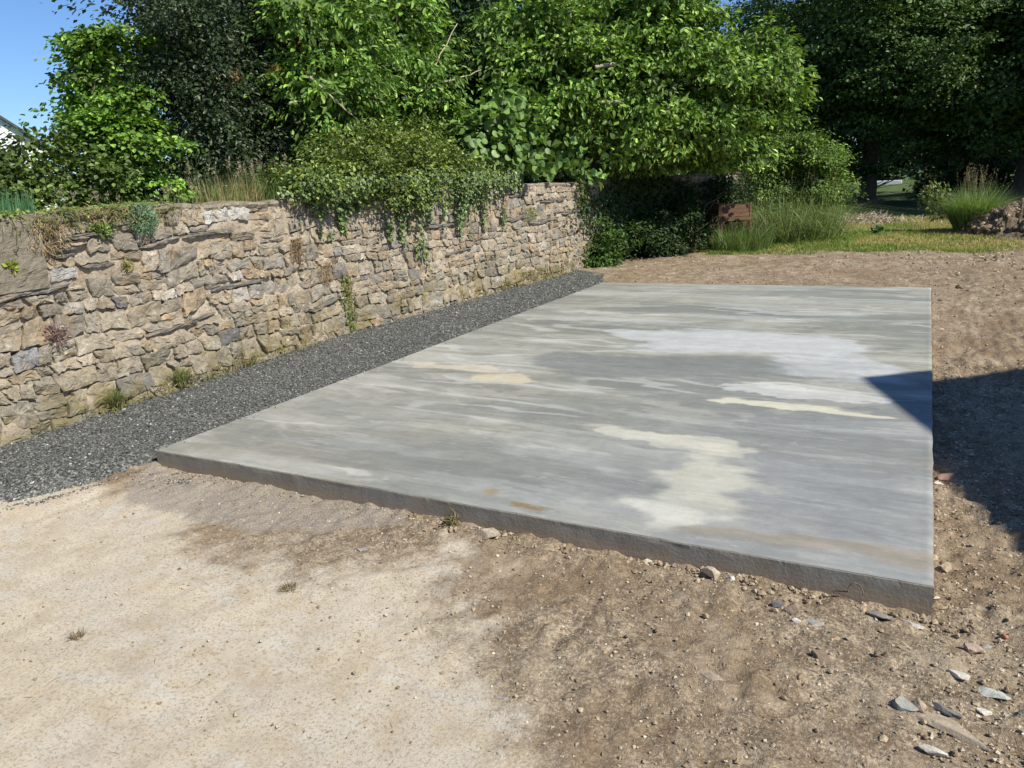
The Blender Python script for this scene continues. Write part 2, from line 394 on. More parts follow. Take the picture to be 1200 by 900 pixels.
hb = m.math('ADD', m.math('MULTIPLY', m.noise(150, 4, .75), .5), m.math('MULTIPLY', m.noise(35, 4, .7), m.math('MULTIPLY', w[0], 1.6)))
m.bsdf(c, .95, m.bump(hb, .012, .8), .15)
tag(G.obj('ground', m.m, smooth=True), kind='structure')

# ------------------------------------------------------------------ concrete slab
SX, SY, ST = 4.534, 8.085, .15
m = M('concrete_top'); a = m.attr()
st1 = m.noise(1.0, 8, .75, .3, vec=m.map((1.5, 30, 1), (0, 0, .03)))
c = m.mix(1.0, a, m.ramp(st1, [(.3, .90), (.7, 1.1)]), 'MULTIPLY')
c = m.mix(m.ramp(m.noise(1.0, 8, .8, .2, vec=m.map((1.2, 9, 1), (0, 0, -.02))), [(.58, 0), (.63, .32)]), c, (.38, .38, .355))
c = m.mix(m.ramp(m.noise(2.3, 9, .75, .5, vec=m.map((1, 1.8, 1))), [(.60, 0), (.615, .22)]), c, (.21, .215, .20))
c = m.mix(m.ramp(m.noise(3.1, 9, .75, .7, vec=m.map((1, 2.2, 1), (0, 0, .1))), [(.62, 0), (.635, .30)]), c, (.42, .415, .385))
c = m.mix(1.0, c, m.ramp(m.noise(5, 7, .8, .4), [(.3, .86), (.7, 1.14)]), 'MULTIPLY')
c = m.mix(1.0, c, m.ramp(m.noise(220, 3, .7), [(.3, .9), (.7, 1.1)]), 'MULTIPLY')
c = m.mix(m.ramp(m.vor(34), [(.035, .5), (.07, 0)]), c, (.14, .13, .115))
c = m.mix(m.ramp(m.noise(60, 3, .6, vec=m.map((.6, 2, 1))), [(.66, 0), (.74, .55)]), c, (.56, .55, .5))
rr = m.ramp(m.noise(2, 5, .7, .5, vec=m.map((1, 6, 1))), [(.3, .55), (.7, .85)])
m.bsdf(c, rr, m.bump(m.math('ADD', m.math('MULTIPLY', st1, .6), m.math('MULTIPLY', m.noise(160, 3), .25)), .004, .55), .35)
CT = m.m
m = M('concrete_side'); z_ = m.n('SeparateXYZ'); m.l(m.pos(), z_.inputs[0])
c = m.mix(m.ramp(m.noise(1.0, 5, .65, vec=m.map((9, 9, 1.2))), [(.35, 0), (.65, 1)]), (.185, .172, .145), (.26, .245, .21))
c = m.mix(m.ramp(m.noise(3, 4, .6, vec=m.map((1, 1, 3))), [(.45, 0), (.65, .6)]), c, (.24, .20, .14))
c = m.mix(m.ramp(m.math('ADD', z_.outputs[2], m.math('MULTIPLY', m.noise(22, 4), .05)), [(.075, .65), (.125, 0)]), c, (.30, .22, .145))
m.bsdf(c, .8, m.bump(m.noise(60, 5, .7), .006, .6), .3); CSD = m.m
nx, ny = 331, 591
ux = np.linspace(0, SX, nx); uy = np.linspace(0, SY, ny); X, Y = np.meshgrid(ux, uy, indexing='ij'); x, y = X.ravel(), Y.ravel()
wx = x + .38 * fbm(x * 1.1, y * 2.0, 0, 4, 101) + .09 * fbm(x * 6, y * 9, 0, 4, 102)
wy = y + .22 * fbm(x * .9 + 7, y * 1.6, 0, 4, 103) + .06 * fbm(x * 5, y * 9, 0, 4, 104)
wyS = y + .12 * fbm(x * .6, y * 1.1, 0, 3, 105) + .03 * fbm(x * 3, y * 7, 0, 4, 106)
def patch(cx, cy, rx, ry, soft=.25): return sm(1 + soft, 1 - soft, np.hypot((wx - cx) / rx, (wy - cy) / ry))
base = np.tile(np.array([.285, .278, .235]), (len(x), 1))
st = fbm(x * .45 + .2 * y, wyS * 3.2, 0, 5, 110, .6)
base *= (1 + .22 * np.clip(st, -1, 1))[:, None]
st2 = fbm(x * .7, wyS * 11, 0, 4, 111, .6); base *= (1 + .10 * np.clip(st2, -1, 1) + .10 * np.clip(fbm(x * 1.3, y * 1.3, 0, 5, 112, .6), -1, 1) + .06 * np.sign(fbm(x * .8, wy * 2.2, 0, 5, 113, .6)))[:, None]
base *= (1 + (.16 * np.clip(fbm(x * .35 + 2, wyS * 7, 0, 5, 114, .7), -1, 1) * sm(2.5, 5, y)))[:, None]
def over(col, k): 
    global base; base = base * (1 - k[:, None]) + np.array(col) * k[:, None]
over((0.258, 0.271, 0.288), .55 * sm(1.2, 3.2, x - .35 * y) * sm(3.6, 2.2, y))     # bluish near right
over((0.323, 0.305, 0.271), .5 * sm(2.3, .6, x) * sm(4.5, 1.5, y))                # warmer near left
over((0.211, 0.215, 0.202), .75 * patch(2.55, 3.15, 1.15, .42, .2))
over((0.198, 0.202, 0.194), .5 * patch(1.6, 4.9, 1.6, .16)); over((0.215, 0.219, 0.206), .6 * patch(3.3, 2.65, 1.3, .13))
over((0.215, 0.219, 0.206), .45 * patch(2.1, 6.1, 2.0, .14)); over((0.211, 0.219, 0.211), .5 * patch(2.9, 7.6, 1.4, .18))
over((0.470, 0.465, 0.442), .8 * patch(2.9, 4.25, 1.15, .5, .14)); over((0.465, 0.465, 0.456), .7 * patch(3.75, 3.55, .75, .42, .18))
over((0.465, 0.423, 0.335), .72 * patch(1.3, 2.35, .55, .17, .12)); over((0.493, 0.437, 0.358), .55 * patch(.75, 2.6, .35, .12, .3))
over((0.521, 0.493, 0.400), .8 * patch(3.8, 2.2, .55, .11, .2)); over((0.530, 0.521, 0.474), .7 * patch(3.75, 2.75, .55, .10, .3))
over((0.512, 0.488, 0.400), .75 * .6 * patch(3.7, .95, .24, .40, .45)); over((0.521, 0.507, 0.437), .7 * patch(3.62, .32, .16, .22, .5)); over((0.502, 0.474, 0.391), .65 * patch(3.2, 1.28, .65, .10, .3))
over((0.465, 0.460, 0.437), .55 * patch(2.75, .85, .32, .13, .4)); over((0.465, 0.456, 0.419), .6 * patch(1.75, .10, .4, .05, .3)); over((0.456, 0.446, 0.409), .5 * patch(.6, .55, .3, .03, .4))
over((0.465, 0.456, 0.428), .55 * patch(1.3, 5.6, .9, .12, .3)); over((0.465, 0.470, 0.474), .6 * patch(2.9, 5.6, 1.0, .10, .35)); over((0.437, 0.428, 0.400), .5 * patch(.8, 7.1, .8, .3, .3))
over((0.446, 0.446, 0.437), .5 * patch(3.2, 7.0, 1.1, .08, .4)); over((0.465, 0.437, 0.344), .4 * patch(4.1, 5.0, .5, .05, .4))
b1 = fbm(x * .55 + .5 * y, wyS * 2.1, 0, 6, 161, .58); b2 = fbm(x * .8, wyS * 5.5, 3, 6, 162, .6); b3 = fbm(x * 1.3, wyS * 2.6, 6, 6, 163, .65)
over((.205, .21, .195), .50 * sm(.10, .20, b1)); over((.38, .375, .35), .32 * sm(-.16, -.26, b1)); over((.42, .42, .40), .30 * sm(.20, .32, b2)); over((.20, .205, .195), .35 * sm(-.22, -.34, b2))
over((.40, .385, .34), .32 * sm(.26, .36, b3)); over((.23, .235, .225), .30 * sm(-.24, -.34, b3))
thin = sm(.72, .86, 1 - np.abs(fbm(x * .55 + 3, wyS * 3.6, 0, 3, 120)) * 2.2) * sm(-.1, .35, fbm(x * .8, y * 2, 0, 3, 121)); over((0.493, 0.484, 0.456), .45 * thin)
over((.45, .45, .44), .55 * patch(2.9, 4.25, 1.15, .5, .10)); over((.44, .445, .44), .5 * patch(3.75, 3.55, .75, .42, .12)); over((.46, .42, .33), .55 * patch(1.3, 2.35, .55, .17, .10)); over((.50, .48, .40), .5 * patch(3.8, 2.2, .55, .11, .2))
over((.205, .21, .20), .5 * patch(2.35, 3.2, 1.0, .36, .12))
over((.52, .50, .42), .45 * patch(3.7, .85, .2, .36, .25)); over((.51, .50, .44), .5 * patch(3.6, .3, .14, .2, .25))
for cx_, cy_, rx_, ry_, cl_, k_ in ((1.35, 2.33, .52, .17, (.47, .42, .32), .75), (.85, 2.62, .42, .10, (.48, .43, .345), .6), (2.85, 4.3, 1.2, .52, (.42, .425, .42), .5), (3.8, 2.62, .7, .13, (.50, .495, .47), .65), (3.85, 2.18, .6, .10, (.52, .495, .40), .7),
                                     (3.35, 1.25, .62, .13, (.50, .48, .41), .5), (1.8, .12, .35, .07, (.43, .42, .385), .6), (2.35, 3.15, .95, .33, (.20, .205, .195), .45), (1.2, 5.0, .9, .14, (.43, .425, .395), .5), (3.3, 6.0, .9, .10, (.43, .435, .43), .5), (2.0, 7.3, 1.2, .12, (.21, .215, .205), .45), (.9, 1.3, .7, .3, (.23, .23, .215), .35)):
    q_ = np.hypot((wx - cx_) / rx_, (wy - cy_) / ry_); over(cl_, k_ * sm(1.03, .97, q_)); over((.19, .19, .175), .22 * sm(.10, .0, np.abs(q_ - 1.06)))
over((.21, .215, .225), .4 * patch(4.15, .75, .3, .5, .3))
rust = lambda cx, cy, rx, ry: sm(1.3, .5, np.hypot((x - cx) / rx, (y - cy) / ry) + .5 * fbm(x * 30, y * 60, 0, 3, 131))
over((.24, .16, .06), .75 * rust(2.72, .085, .10, .035)); over((.30, .22, .11), .6 * rust(2.45, .19, .05, .05)); over((.29, .235, .17), .5 * patch(4.25, .16, .5, .09, .5)); over((.28, .23, .17), .4 * patch(4.45, 1.4, .15, .2, .5))
mn_ = np.array([.285, .28, .24]); base = mn_ * (base / mn_) ** 1.2 * np.array([.93, .93, .885])
zt = ST + fbm(x * .8, y * .8, 0, 3, 140) * .002 + fbm(x * 3, wy * 18, 0, 3, 141) * .0011
ex = 0.0025 * fbm(y * 9, y * 0, 0, 3, 142); eyn = .0022 * fbm(x * 11, x * 0, 0, 4, 143) + .002 * sm(.5, .8, fbm(x * 17, x * 0, 0, 2, 144))
xx = x + np.where(x <= 1e-6, ex, 0) + np.where(x >= SX - 1e-6, ex, 0); yy = y + np.where(y <= 1e-6, eyn, 0)
edge = np.minimum.reduce([x, SX - x, y, SY - y]); zt = zt - .004 * sm(.012, 0, edge) + .0015 * sm(.05, .02, edge)
idx = np.arange(nx * ny).reshape(nx, ny); F = np.stack([idx[:-1, :-1], idx[1:, :-1], idx[1:, 1:], idx[:-1, 1:]], -1).reshape(-1, 4)
G = Geo(); G.add(np.stack([xx, yy, zt], 1), F, base); ntop = len(F)
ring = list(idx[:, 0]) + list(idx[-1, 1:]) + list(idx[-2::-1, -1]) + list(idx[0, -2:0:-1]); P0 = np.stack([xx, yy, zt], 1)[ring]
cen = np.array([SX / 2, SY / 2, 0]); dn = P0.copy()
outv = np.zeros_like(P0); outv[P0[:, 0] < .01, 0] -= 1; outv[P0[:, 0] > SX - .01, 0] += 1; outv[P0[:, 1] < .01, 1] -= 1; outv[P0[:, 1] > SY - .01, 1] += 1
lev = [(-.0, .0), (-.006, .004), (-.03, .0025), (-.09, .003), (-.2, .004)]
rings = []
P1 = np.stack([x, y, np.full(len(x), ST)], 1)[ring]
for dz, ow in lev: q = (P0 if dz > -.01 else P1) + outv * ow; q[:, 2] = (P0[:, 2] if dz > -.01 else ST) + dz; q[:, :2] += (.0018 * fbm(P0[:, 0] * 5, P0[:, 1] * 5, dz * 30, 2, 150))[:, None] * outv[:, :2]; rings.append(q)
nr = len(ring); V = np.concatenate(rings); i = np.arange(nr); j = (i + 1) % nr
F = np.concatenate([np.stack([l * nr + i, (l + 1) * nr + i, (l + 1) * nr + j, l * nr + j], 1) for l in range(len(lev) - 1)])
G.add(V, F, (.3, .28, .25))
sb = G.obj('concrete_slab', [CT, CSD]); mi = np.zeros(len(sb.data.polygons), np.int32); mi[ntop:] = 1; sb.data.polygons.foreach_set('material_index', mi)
sb.data.polygons.foreach_set('use_smooth', np.r_[np.ones(ntop, bool), np.zeros(len(mi) - ntop, bool)])
tag(sb, 'freshly cast grey concrete slab with streaky pale patches beside the stone wall', 'concrete slab')

# ------------------------------------------------------------------ gravel strip
def gfront(x): return np.interp(x, [-2.5, -1.2, -.75, -.35, -.15, -.02], [-1.9, -1.45, -1.12, -.80, -.5, -.02])
def gz(x, y):
    d = y - gfront(x); k = sm(.0, .55, d)
    z = lerp(.02, .132, k) + .03 * sm(.5, 1.1, -x) * k
    return z + fbm(x * 1.5, y * 1.5, 0, 3, 201) * .008
def gend(x): return np.interp(x, [-1.2, -.9, -.4, 0], [9.6, 9.5, 9.25, 8.12])
r = np.random.default_rng(5)
gxs = np.linspace(-1.5, -.003, 70); gys = np.linspace(-2.2, 9.8, 480); X, Y = np.meshgrid(gxs, gys, indexing='ij'); x, y = X.ravel(), Y.ravel()
inside = sm(-.04, .05, y - gfront(x)) * (1 - sm(-.06, .02, y - gend(x)))
z = np.where(inside > 0, gz(x, y) + fbm(x * 40, y * 40, 0, 2, 203) * .006, 0) * 1.0 - (1 - inside) * .12
idx = np.arange(len(x)).reshape(70, 480); F = np.stack([idx[:-1, :-1], idx[1:, :-1], idx[1:, 1:], idx[:-1, 1:]], -1).reshape(-1, 4)
m = M('gravel_bed'); c = m.ramp(m.vor(75, out='Color'), [(.2, (.045, .046, .042)), (.5, (.095, .096, .086)), (.72, (.16, .16, .14)), (.9, (.28, .27, .24))])
m.bsdf(c, .85, m.bump(m.vor(75), .012, 1.0), .3)
G = Geo(); G.add(np.stack([x, y, z], 1), F); tag(G.obj('gravel_strip', m.m), kind='structure')
m = M('gravel_stone'); m.bsdf(m.mix(1.0, m.attr(), m.ramp(m.noise(200, 3), [(.3, .75), (.7, 1.25)]), 'MULTIPLY'), .75, None, .35); PEB = m.m
def pebbles(G, P, s, col, r, flat=.7):
    """six-sided chips: squashed, randomly turned octahedra"""
    n = len(P); O = np.array([[1, 0, 0], [0, 1, 0], [-1, 0, 0], [0, -1, 0], [0, 0, 1], [0, 0, -1.]])
    V = O[None] * r.uniform(.6, 1.15, (n, 6, 1)) + r.normal(size=(n, 6, 3)) * .16
    q = nrm(r.normal(size=(n, 3))); t = r.random(n) * 2 * pi
    K = np.zeros((n, 3, 3)); K[:, 0, 1] = -q[:, 2]; K[:, 0, 2] = q[:, 1]; K[:, 1, 0] = q[:, 2]; K[:, 1, 2] = -q[:, 0]; K[:, 2, 0] = -q[:, 1]; K[:, 2, 1] = q[:, 0]
    Rm = np.eye(3)[None] + np.sin(t)[:, None, None] * K + (1 - np.cos(t))[:, None, None] * (K @ K)
    V = np.einsum('nij,nkj->nki', Rm, V) * np.array([1, 1, flat]) * s[:, None, None] + P[:, None, :]
    T = np.array([[0, 1, 4], [1, 2, 4], [2, 3, 4], [3, 0, 4], [1, 0, 5], [2, 1, 5], [3, 2, 5], [0, 3, 5]])
    G.add(V.reshape(-1, 3), (np.arange(n)[:, None, None] * 6 + T[None]).reshape(-1, 3), np.repeat(col, 6, axis=0))
n = 52000; px_ = r.uniform(-1.32, -.008, n); py_ = -2 + 11.7 * r.random(n) ** 1.25
k = (py_ > gfront(px_) - .05 * r.random(n)) & (py_ < gend(px_) - .03 + .05 * r.random(n)) & (px_ > wallx(py_) - .02); px_, py_ = px_[k], py_[k]; n = len(px_)
s = .0035 + .009 * r.random(n) ** 2.0; s *= (1 + .05 * np.maximum(py_, 0))
gc = np.array([(.055, .057, .052), (.085, .088, .08), (.12, .122, .108), (.17, .168, .145), (.25, .24, .21), (.42, .41, .37)])[r.choice(6, n, p=[.17, .25, .27, .18, .10, .03])]
sp = 260; qx = -r.random(sp) ** 2 * .10 * -1 + .0; qy = r.uniform(0, 8, sp)
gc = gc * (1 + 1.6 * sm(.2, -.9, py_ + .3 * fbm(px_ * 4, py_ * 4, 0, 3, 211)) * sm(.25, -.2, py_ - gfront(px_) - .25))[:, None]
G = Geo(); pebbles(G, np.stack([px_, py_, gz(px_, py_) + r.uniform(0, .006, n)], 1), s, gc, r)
pebbles(G, np.stack([qx, qy, np.full(sp, ST + .004)], 1), .003 + .005 * r.random(sp), gc[:sp], r)
fx = r.uniform(-.9, .5, 700); fy = gfront(np.minimum(fx, -.03)) - np.abs(r.normal(size=700)) * .09 - .02; pebbles(G, np.stack([fx, fy, zground(fx, fy) + .004], 1), .004 + .007 * r.random(700), gc[:700], r)
tag(G.obj('gravel', PEB), 'dark grey crushed stone chippings in a strip between wall and slab', 'gravel', kind='stuff')

# ------------------------------------------------------------------ stone wall
ww = empty('stone_wall', 'old rubble stone garden wall with pale mortar running beside the gravel strip', 'wall', (-1.2, 0, 0))
arc = np.linspace(-8, 15.8, 2400); ax_ = np.convolve(np.pad(wallx(arc), 20, 'edge'), np.ones(41) / 41, 'valid')
sl_ = np.r_[0, np.cumsum(np.hypot(np.diff(ax_), np.diff(arc)))]; s0 = np.interp(0, arc, sl_); sl_ -= s0      # s = 0 at Y = 0
def wpath(s, z, d):
    """face coordinates (distance along wall, height, distance proud) to world"""
    s = np.clip(s, sl_[0] + .03, sl_[-1] - .03); y = np.interp(s, sl_, arc); x = np.interp(s, sl_, ax_); e = .02
    tx = np.interp(s + e, sl_, ax_) - np.interp(s - e, sl_, ax_); ty = np.interp(s + e, sl_, arc) - np.interp(s - e, sl_, arc)
    L = np.hypot(tx, ty); nxn, nyn = ty / L, -tx / L
    bat = -.045 * np.asarray(z) + .03 * fbm(np.asarray(s) * .7, np.asarray(z) * 1.2, 0, 2, 301)
    return np.stack([x + nxn * (d + bat), y + nyn * (d + bat), z + 0 * x], -1)
def wtop(s): return 1.685 + .022 * fbm(np.asarray(s, float) * 1.3, 0 * np.asarray(s, float), 0, 3, 305) - .0 * s
S0, S1 = -6.5, float(np.interp(15.6, arc, sl_))
m = M('mortar')
c = m.mix(m.ramp(m.noise(5, 5, .65), [(.35, 0), (.65, 1)]), (.43, .335, .235), (.50, .43, .335))
c = m.mix(m.ramp(m.noise(40, 4, .7), [(.36, .7), (.5, 0)]), c, (.17, .13, .09)); m.bsdf(c, .95, m.bump(m.noise(70, 5, .75), .015, 1.0), .15); MORT = m.m
ns, nz_ = 800, 58; ss = np.linspace(S0, S1, ns); zz = np.linspace(-.1, 1.0, nz_)
SS, ZZ = np.meshgrid(ss, zz, indexing='ij'); s, t = SS.ravel(), ZZ.ravel(); zw = np.where(t < 0, t, t * (wtop(s) - .02))
d = -.026 + .029 * fbm(s * 6, zw * 8, 0, 4, 311) + .006 * fbm(s * 40, zw * 40, 0, 2, 312)
idx = np.arange(ns * nz_).reshape(ns, nz_); F = np.stack([idx[:-1, :-1], idx[1:, :-1], idx[1:, 1:], idx[:-1, 1:]], -1).reshape(-1, 4)
G = Geo(); G.add(wpath(s, zw, d), F)
# back and ends of the core
bk = wpath(ss, np.full(ns, -.1), np.full(ns, -.42)); bt = wpath(ss, wtop(ss) - .03, np.full(ns, -.42)); i = np.arange(ns - 1)
G.add(np.concatenate([bk, bt]), np.stack([i, i + ns, i + ns + 1, i + 1], 1))
for q in (S0, S1): G.add(wpath(np.full(4, q), np.array([-.1, -.1, 1.66, 1.66]), np.array([-.03, -.42, -.42, -.03])), np.array([[0, 1, 2, 3]]))
adopt(G.obj('mortar_bed', MORT, smooth=True), ww)

m = M('wall_stone'); a = m.attr(); zp = m.n('SeparateXYZ'); m.l(m.pos(), zp.inputs[0])
c = m.mix(1.0, a, m.ramp(m.noise(11, 6, .7), [(.28, .58), (.5, 1), (.74, 1.35)]), 'MULTIPLY')
c = m.mix(m.ramp(m.noise(16, 5, .75, .8), [(.48, 0), (.60, .55)]), c, (.235, .205, .165))
c = m.mix(m.ramp(m.noise(1.3, 4, .6), [(.5, 0), (.68, .35)]), c, (.16, .14, .11))
c = m.mix(m.ramp(m.noise(6, 4, .6), [(.52, 0), (.68, .55)]), c, (.40, .27, .14))
c = m.mix(m.ramp(m.noise(55, 5, .75), [(.36, .65), (.47, 0)]), c, (.11, .095, .08))
c = m.mix(m.ramp(m.noise(23, 5, .7, .6), [(.60, 0), (.68, .7)]), c, (.55, .53, .47))
c = m.mix(m.math('MULTIPLY', m.ramp(m.noise(3.2, 5, .7), [(.42, 0), (.60, .85)]), m.ramp(zp.outputs[2], [(.28, 1), (.75, 0)])), c, (.19, .16, .06))
c = m.mix(m.ramp(m.noise(2.2, 6, .75), [(.50, 0), (.62, .45)]), c, (.19, .165, .125))
m.bsdf(c, .88, m.bump(m.math('ADD', m.noise(38, 6, .75), m.math('MULTIPLY', m.noise(130, 3), .3)), .014, .9), .25); STONE = m.m

r = random.Random(5); rn = np.random.default_rng(5)
slates = [  # s0, s1, z0, z1, thickness: long thin slates read from the wall
    (.28, .80, 1.50, 1.53, .05), (.83, 1.15, 1.575, 1.60, .035), (1.05, 1.50, 1.395, 1.44, .03), (-.35, .40, 1.115, 1.165, .05), (.30, .52, 1.41, 1.43, .022), (.30, .50, 1.36, 1.375, .03),
    (1.5, 2.15, 1.43, 1.455, .05), (1.75, 2.42, .90, .93, .04), (.95, 1.75, .68, .72, .03), (.50, .80, 1.265, 1.27, .03), (2.45, 2.8, 1.33, 1.34, .03), (5.2, 5.9, 1.22, 1.25, .04),
    (7.2, 8.1, 1.22, 1.20, .055), (7.9, 8.9, 1.09, 1.12, .05), (8.3, 9.2, 1.40, 1.42, .05), (7.4, 8.0, 1.52, 1.52, .05), (9.0, 9.9, 1.16, 1.20, .06), (5.6, 6.3, .83, .86, .035), (3.0, 3.5, .55, .57, .03), (-1.4, -.6, .7, .72, .04), (9.3, 9.8, .8, .82, .05), (10.4, 11.3, 1.3, 1.3, .05)]
fixed = [  # s, z, colour key: stones that stand out
    (.86, 1.04, 'blue'), (1.92, 1.575, 'white'), (2.22, 1.585, 'white2'), (.35, 1.22, 'grey'), (.62, 1.24, 'grey'), (-.1, .73, 'blue2'), (1.95, .42, 'blue'), (.62, 1.42, 'tan'), (5.15, .32, 'white2'), (4.1, .42, 'pale'), (4.9, .33, 'pale'), (5.9, .46, 'white2'), (.3, .5, 'tan2'), (.85, .82, 'tan2')]
PALC = dict(blue=(.125, .13, .145), blue2=(.27, .275, .285), white=(.58, .57, .53), white2=(.47, .45, .39), grey=(.36, .35, .33), tan=(.36, .31, .235), tan2=(.37, .31, .215), pale=(.50, .44, .34))
COLS = [(.33, .285, .21), (.38, .325, .235), (.29, .26, .205), (.42, .36, .275), (.36, .28, .175), (.27, .25, .21), (.46, .40, .31), (.215, .195, .16), (.37, .28, .17), (.25, .24, .21)]
COLS = [tuple(np.array(q) * .62 + np.array((.335, .30, .24)) * .38) for q in COLS]
cells = []
def split(a, b, c, d, lv=0):
    w_, h_ = b - a, d - c
    if lv < 2 and h_ > .14 and w_ > .10 and r.random() < .20:
        q = c + h_ * r.uniform(.36, .64); split(a, b, c, q, lv + 1); split(a, b, q, d, lv + 1)
    elif w_ > .30 + .10 * r.random() or (w_ > h_ * 1.7 and r.random() < .16 and w_ > .18):
        q = a + w_ * r.uniform(.35, .65); split(a, q, c, d, lv + 1); split(q, b, c, d, lv + 1)
    else:
                cells.append([(a + lean_.get(round(a, 4), 0) * 1, c), (b + lean_.get(round(b, 4), 0), c), (b - lean_.get(round(b, 4), 0), d), (a - lean_.get(round(a, 4), 0), d)])
lean_ = {}
zrow = -.02
while zrow < 1.70:
    h = r.choice((r.uniform(.085, .12), r.uniform(.13, .20), r.uniform(.12, .18))); sx = S0 - .1 + r.uniform(0, .2)
    while sx < S1:
        wd = r.uniform(.12, .33) if h > .12 else r.uniform(.10, .26); lean_[round(sx + wd, 4)] = r.uniform(-.03, .03)
        split(sx, sx + wd, zrow, zrow + h); sx += wd
    zrow += h
def warp(p):
    p = np.asarray(p, float); u, v = p[:, 0], p[:, 1]
    du = .030 * fbm(u * 3.1, v * 3.1, 0, 2, 341) + .007 * fbm(u * 13, v * 13, 0, 2, 342)
    dv = .034 * fbm(u * 2.3, v * 3.1, 5, 2, 343) + .008 * fbm(u * 12, v * 12, 5, 2, 344)
    return np.stack([u + du, v + dv], 1)
def subd(poly, st=.03):
    o = []
    for i in range(len(poly)):
        a, b = np.array(poly[i]), np.array(poly[(i + 1) % len(poly)]); k = max(1, int(np.linalg.norm(b - a) / st))
        o += [a + (b - a) * t / k for t in range(k)]
    return np.array(o)
def inside_poly(p, q):
    c = False
    for i in range(len(p)):
        (x1, y1), (x2, y2) = p[i], p[i - 1]
        if (y1 > q[1]) != (y2 > q[1]) and q[0] < (x2 - x1) * (q[1] - y1) / (y2 - y1) + x1: c = not c
    return c
def clip(poly, px, pz, nx_, nz2):
    o = []; n = len(poly)
    for i in range(n):
        a, b = poly[i], poly[(i + 1) % n]; da = (a[0] - px) * nx_ + (a[1] - pz) * nz2; db = (b[0] - px) * nx_ + (b[1] - pz) * nz2
        if da <= 0: o.append(a)
        if (da <= 0) != (db <= 0): t = da / (da - db); o.append((a[0] + (b[0] - a[0]) * t, a[1] + (b[1] - a[1]) * t))
    return o
def shape_stone(poly, rr, proud, dome, tilt=.012, npt=16, gap=.007, rough=.006, depth=.09):
    """outline in wall coordinates -> rings of a rough block face"""
    p = np.array(poly); c = p.mean(0)
    for _ in range(1): p = np.concatenate([np.stack([p * .9 + np.roll(p, -1, 0) * .1, p * .1 + np.roll(p, -1, 0) * .9], 1)]).reshape(-1, 2)
    seg = np.linalg.norm(np.roll(p, -1, 0) - p, axis=1); cum = np.r_[0, np.cumsum(seg)]; u = np.linspace(0, cum[-1], npt, endpoint=False)
    q = np.stack([np.interp(u, cum, np.r_[p[:, k], p[0, k]]) for k in (0, 1)], 1); c = q.mean(0)
    dd = q - c; L = np.linalg.norm(dd, axis=1, keepdims=True); q = c + dd * np.maximum(L - gap, L * .5) / L
    q += rr.normal(size=q.shape) * rough
    ext = np.ptp(q, axis=0); ta, tb = rr.normal() * tilt, rr.normal() * tilt; sd_ = rr.integers(0, 9999)
    V = []
    for sc, dp in ((1.0, -depth), (1.0, proud - .009), (.94, proud - .001), (.62, proud + dome * .6), (.30, proud + dome)):
        w2 = c + (q - c) * sc; e = (w2 - c) / (ext * .5 + 1e-6)
        nn = vn(w2[:, 0] * 16, w2[:, 1] * 16, 0, int(sd_)) * (.016 if sc < .95 else .009) + rr.normal(size=len(w2)) * .0022
        dv = dp + (nn + ta * e[:, 0] + tb * e[:, 1] if dp > -.05 else 0)
        V.append(np.c_[w2, dv + 0 * w2[:, 0]])
    V.append(np.r_[c, proud + dome][None] + np.array([[0, 0, rr.normal() * .004]])); V = np.concatenate(V); i = np.arange(npt); j = (i + 1) % npt
    Q = np.concatenate([np.stack([l * npt + i, l * npt + j, (l + 1) * npt + j, (l + 1) * npt + i], 1) for l in range(4)])
    T = np.stack([4 * npt + i, 4 * npt + j, 0 * i + 5 * npt], 1)
    return V, Q, T
pieces = []
def in_render(s, z): return -1.95 < s < .235 and z > 1.15
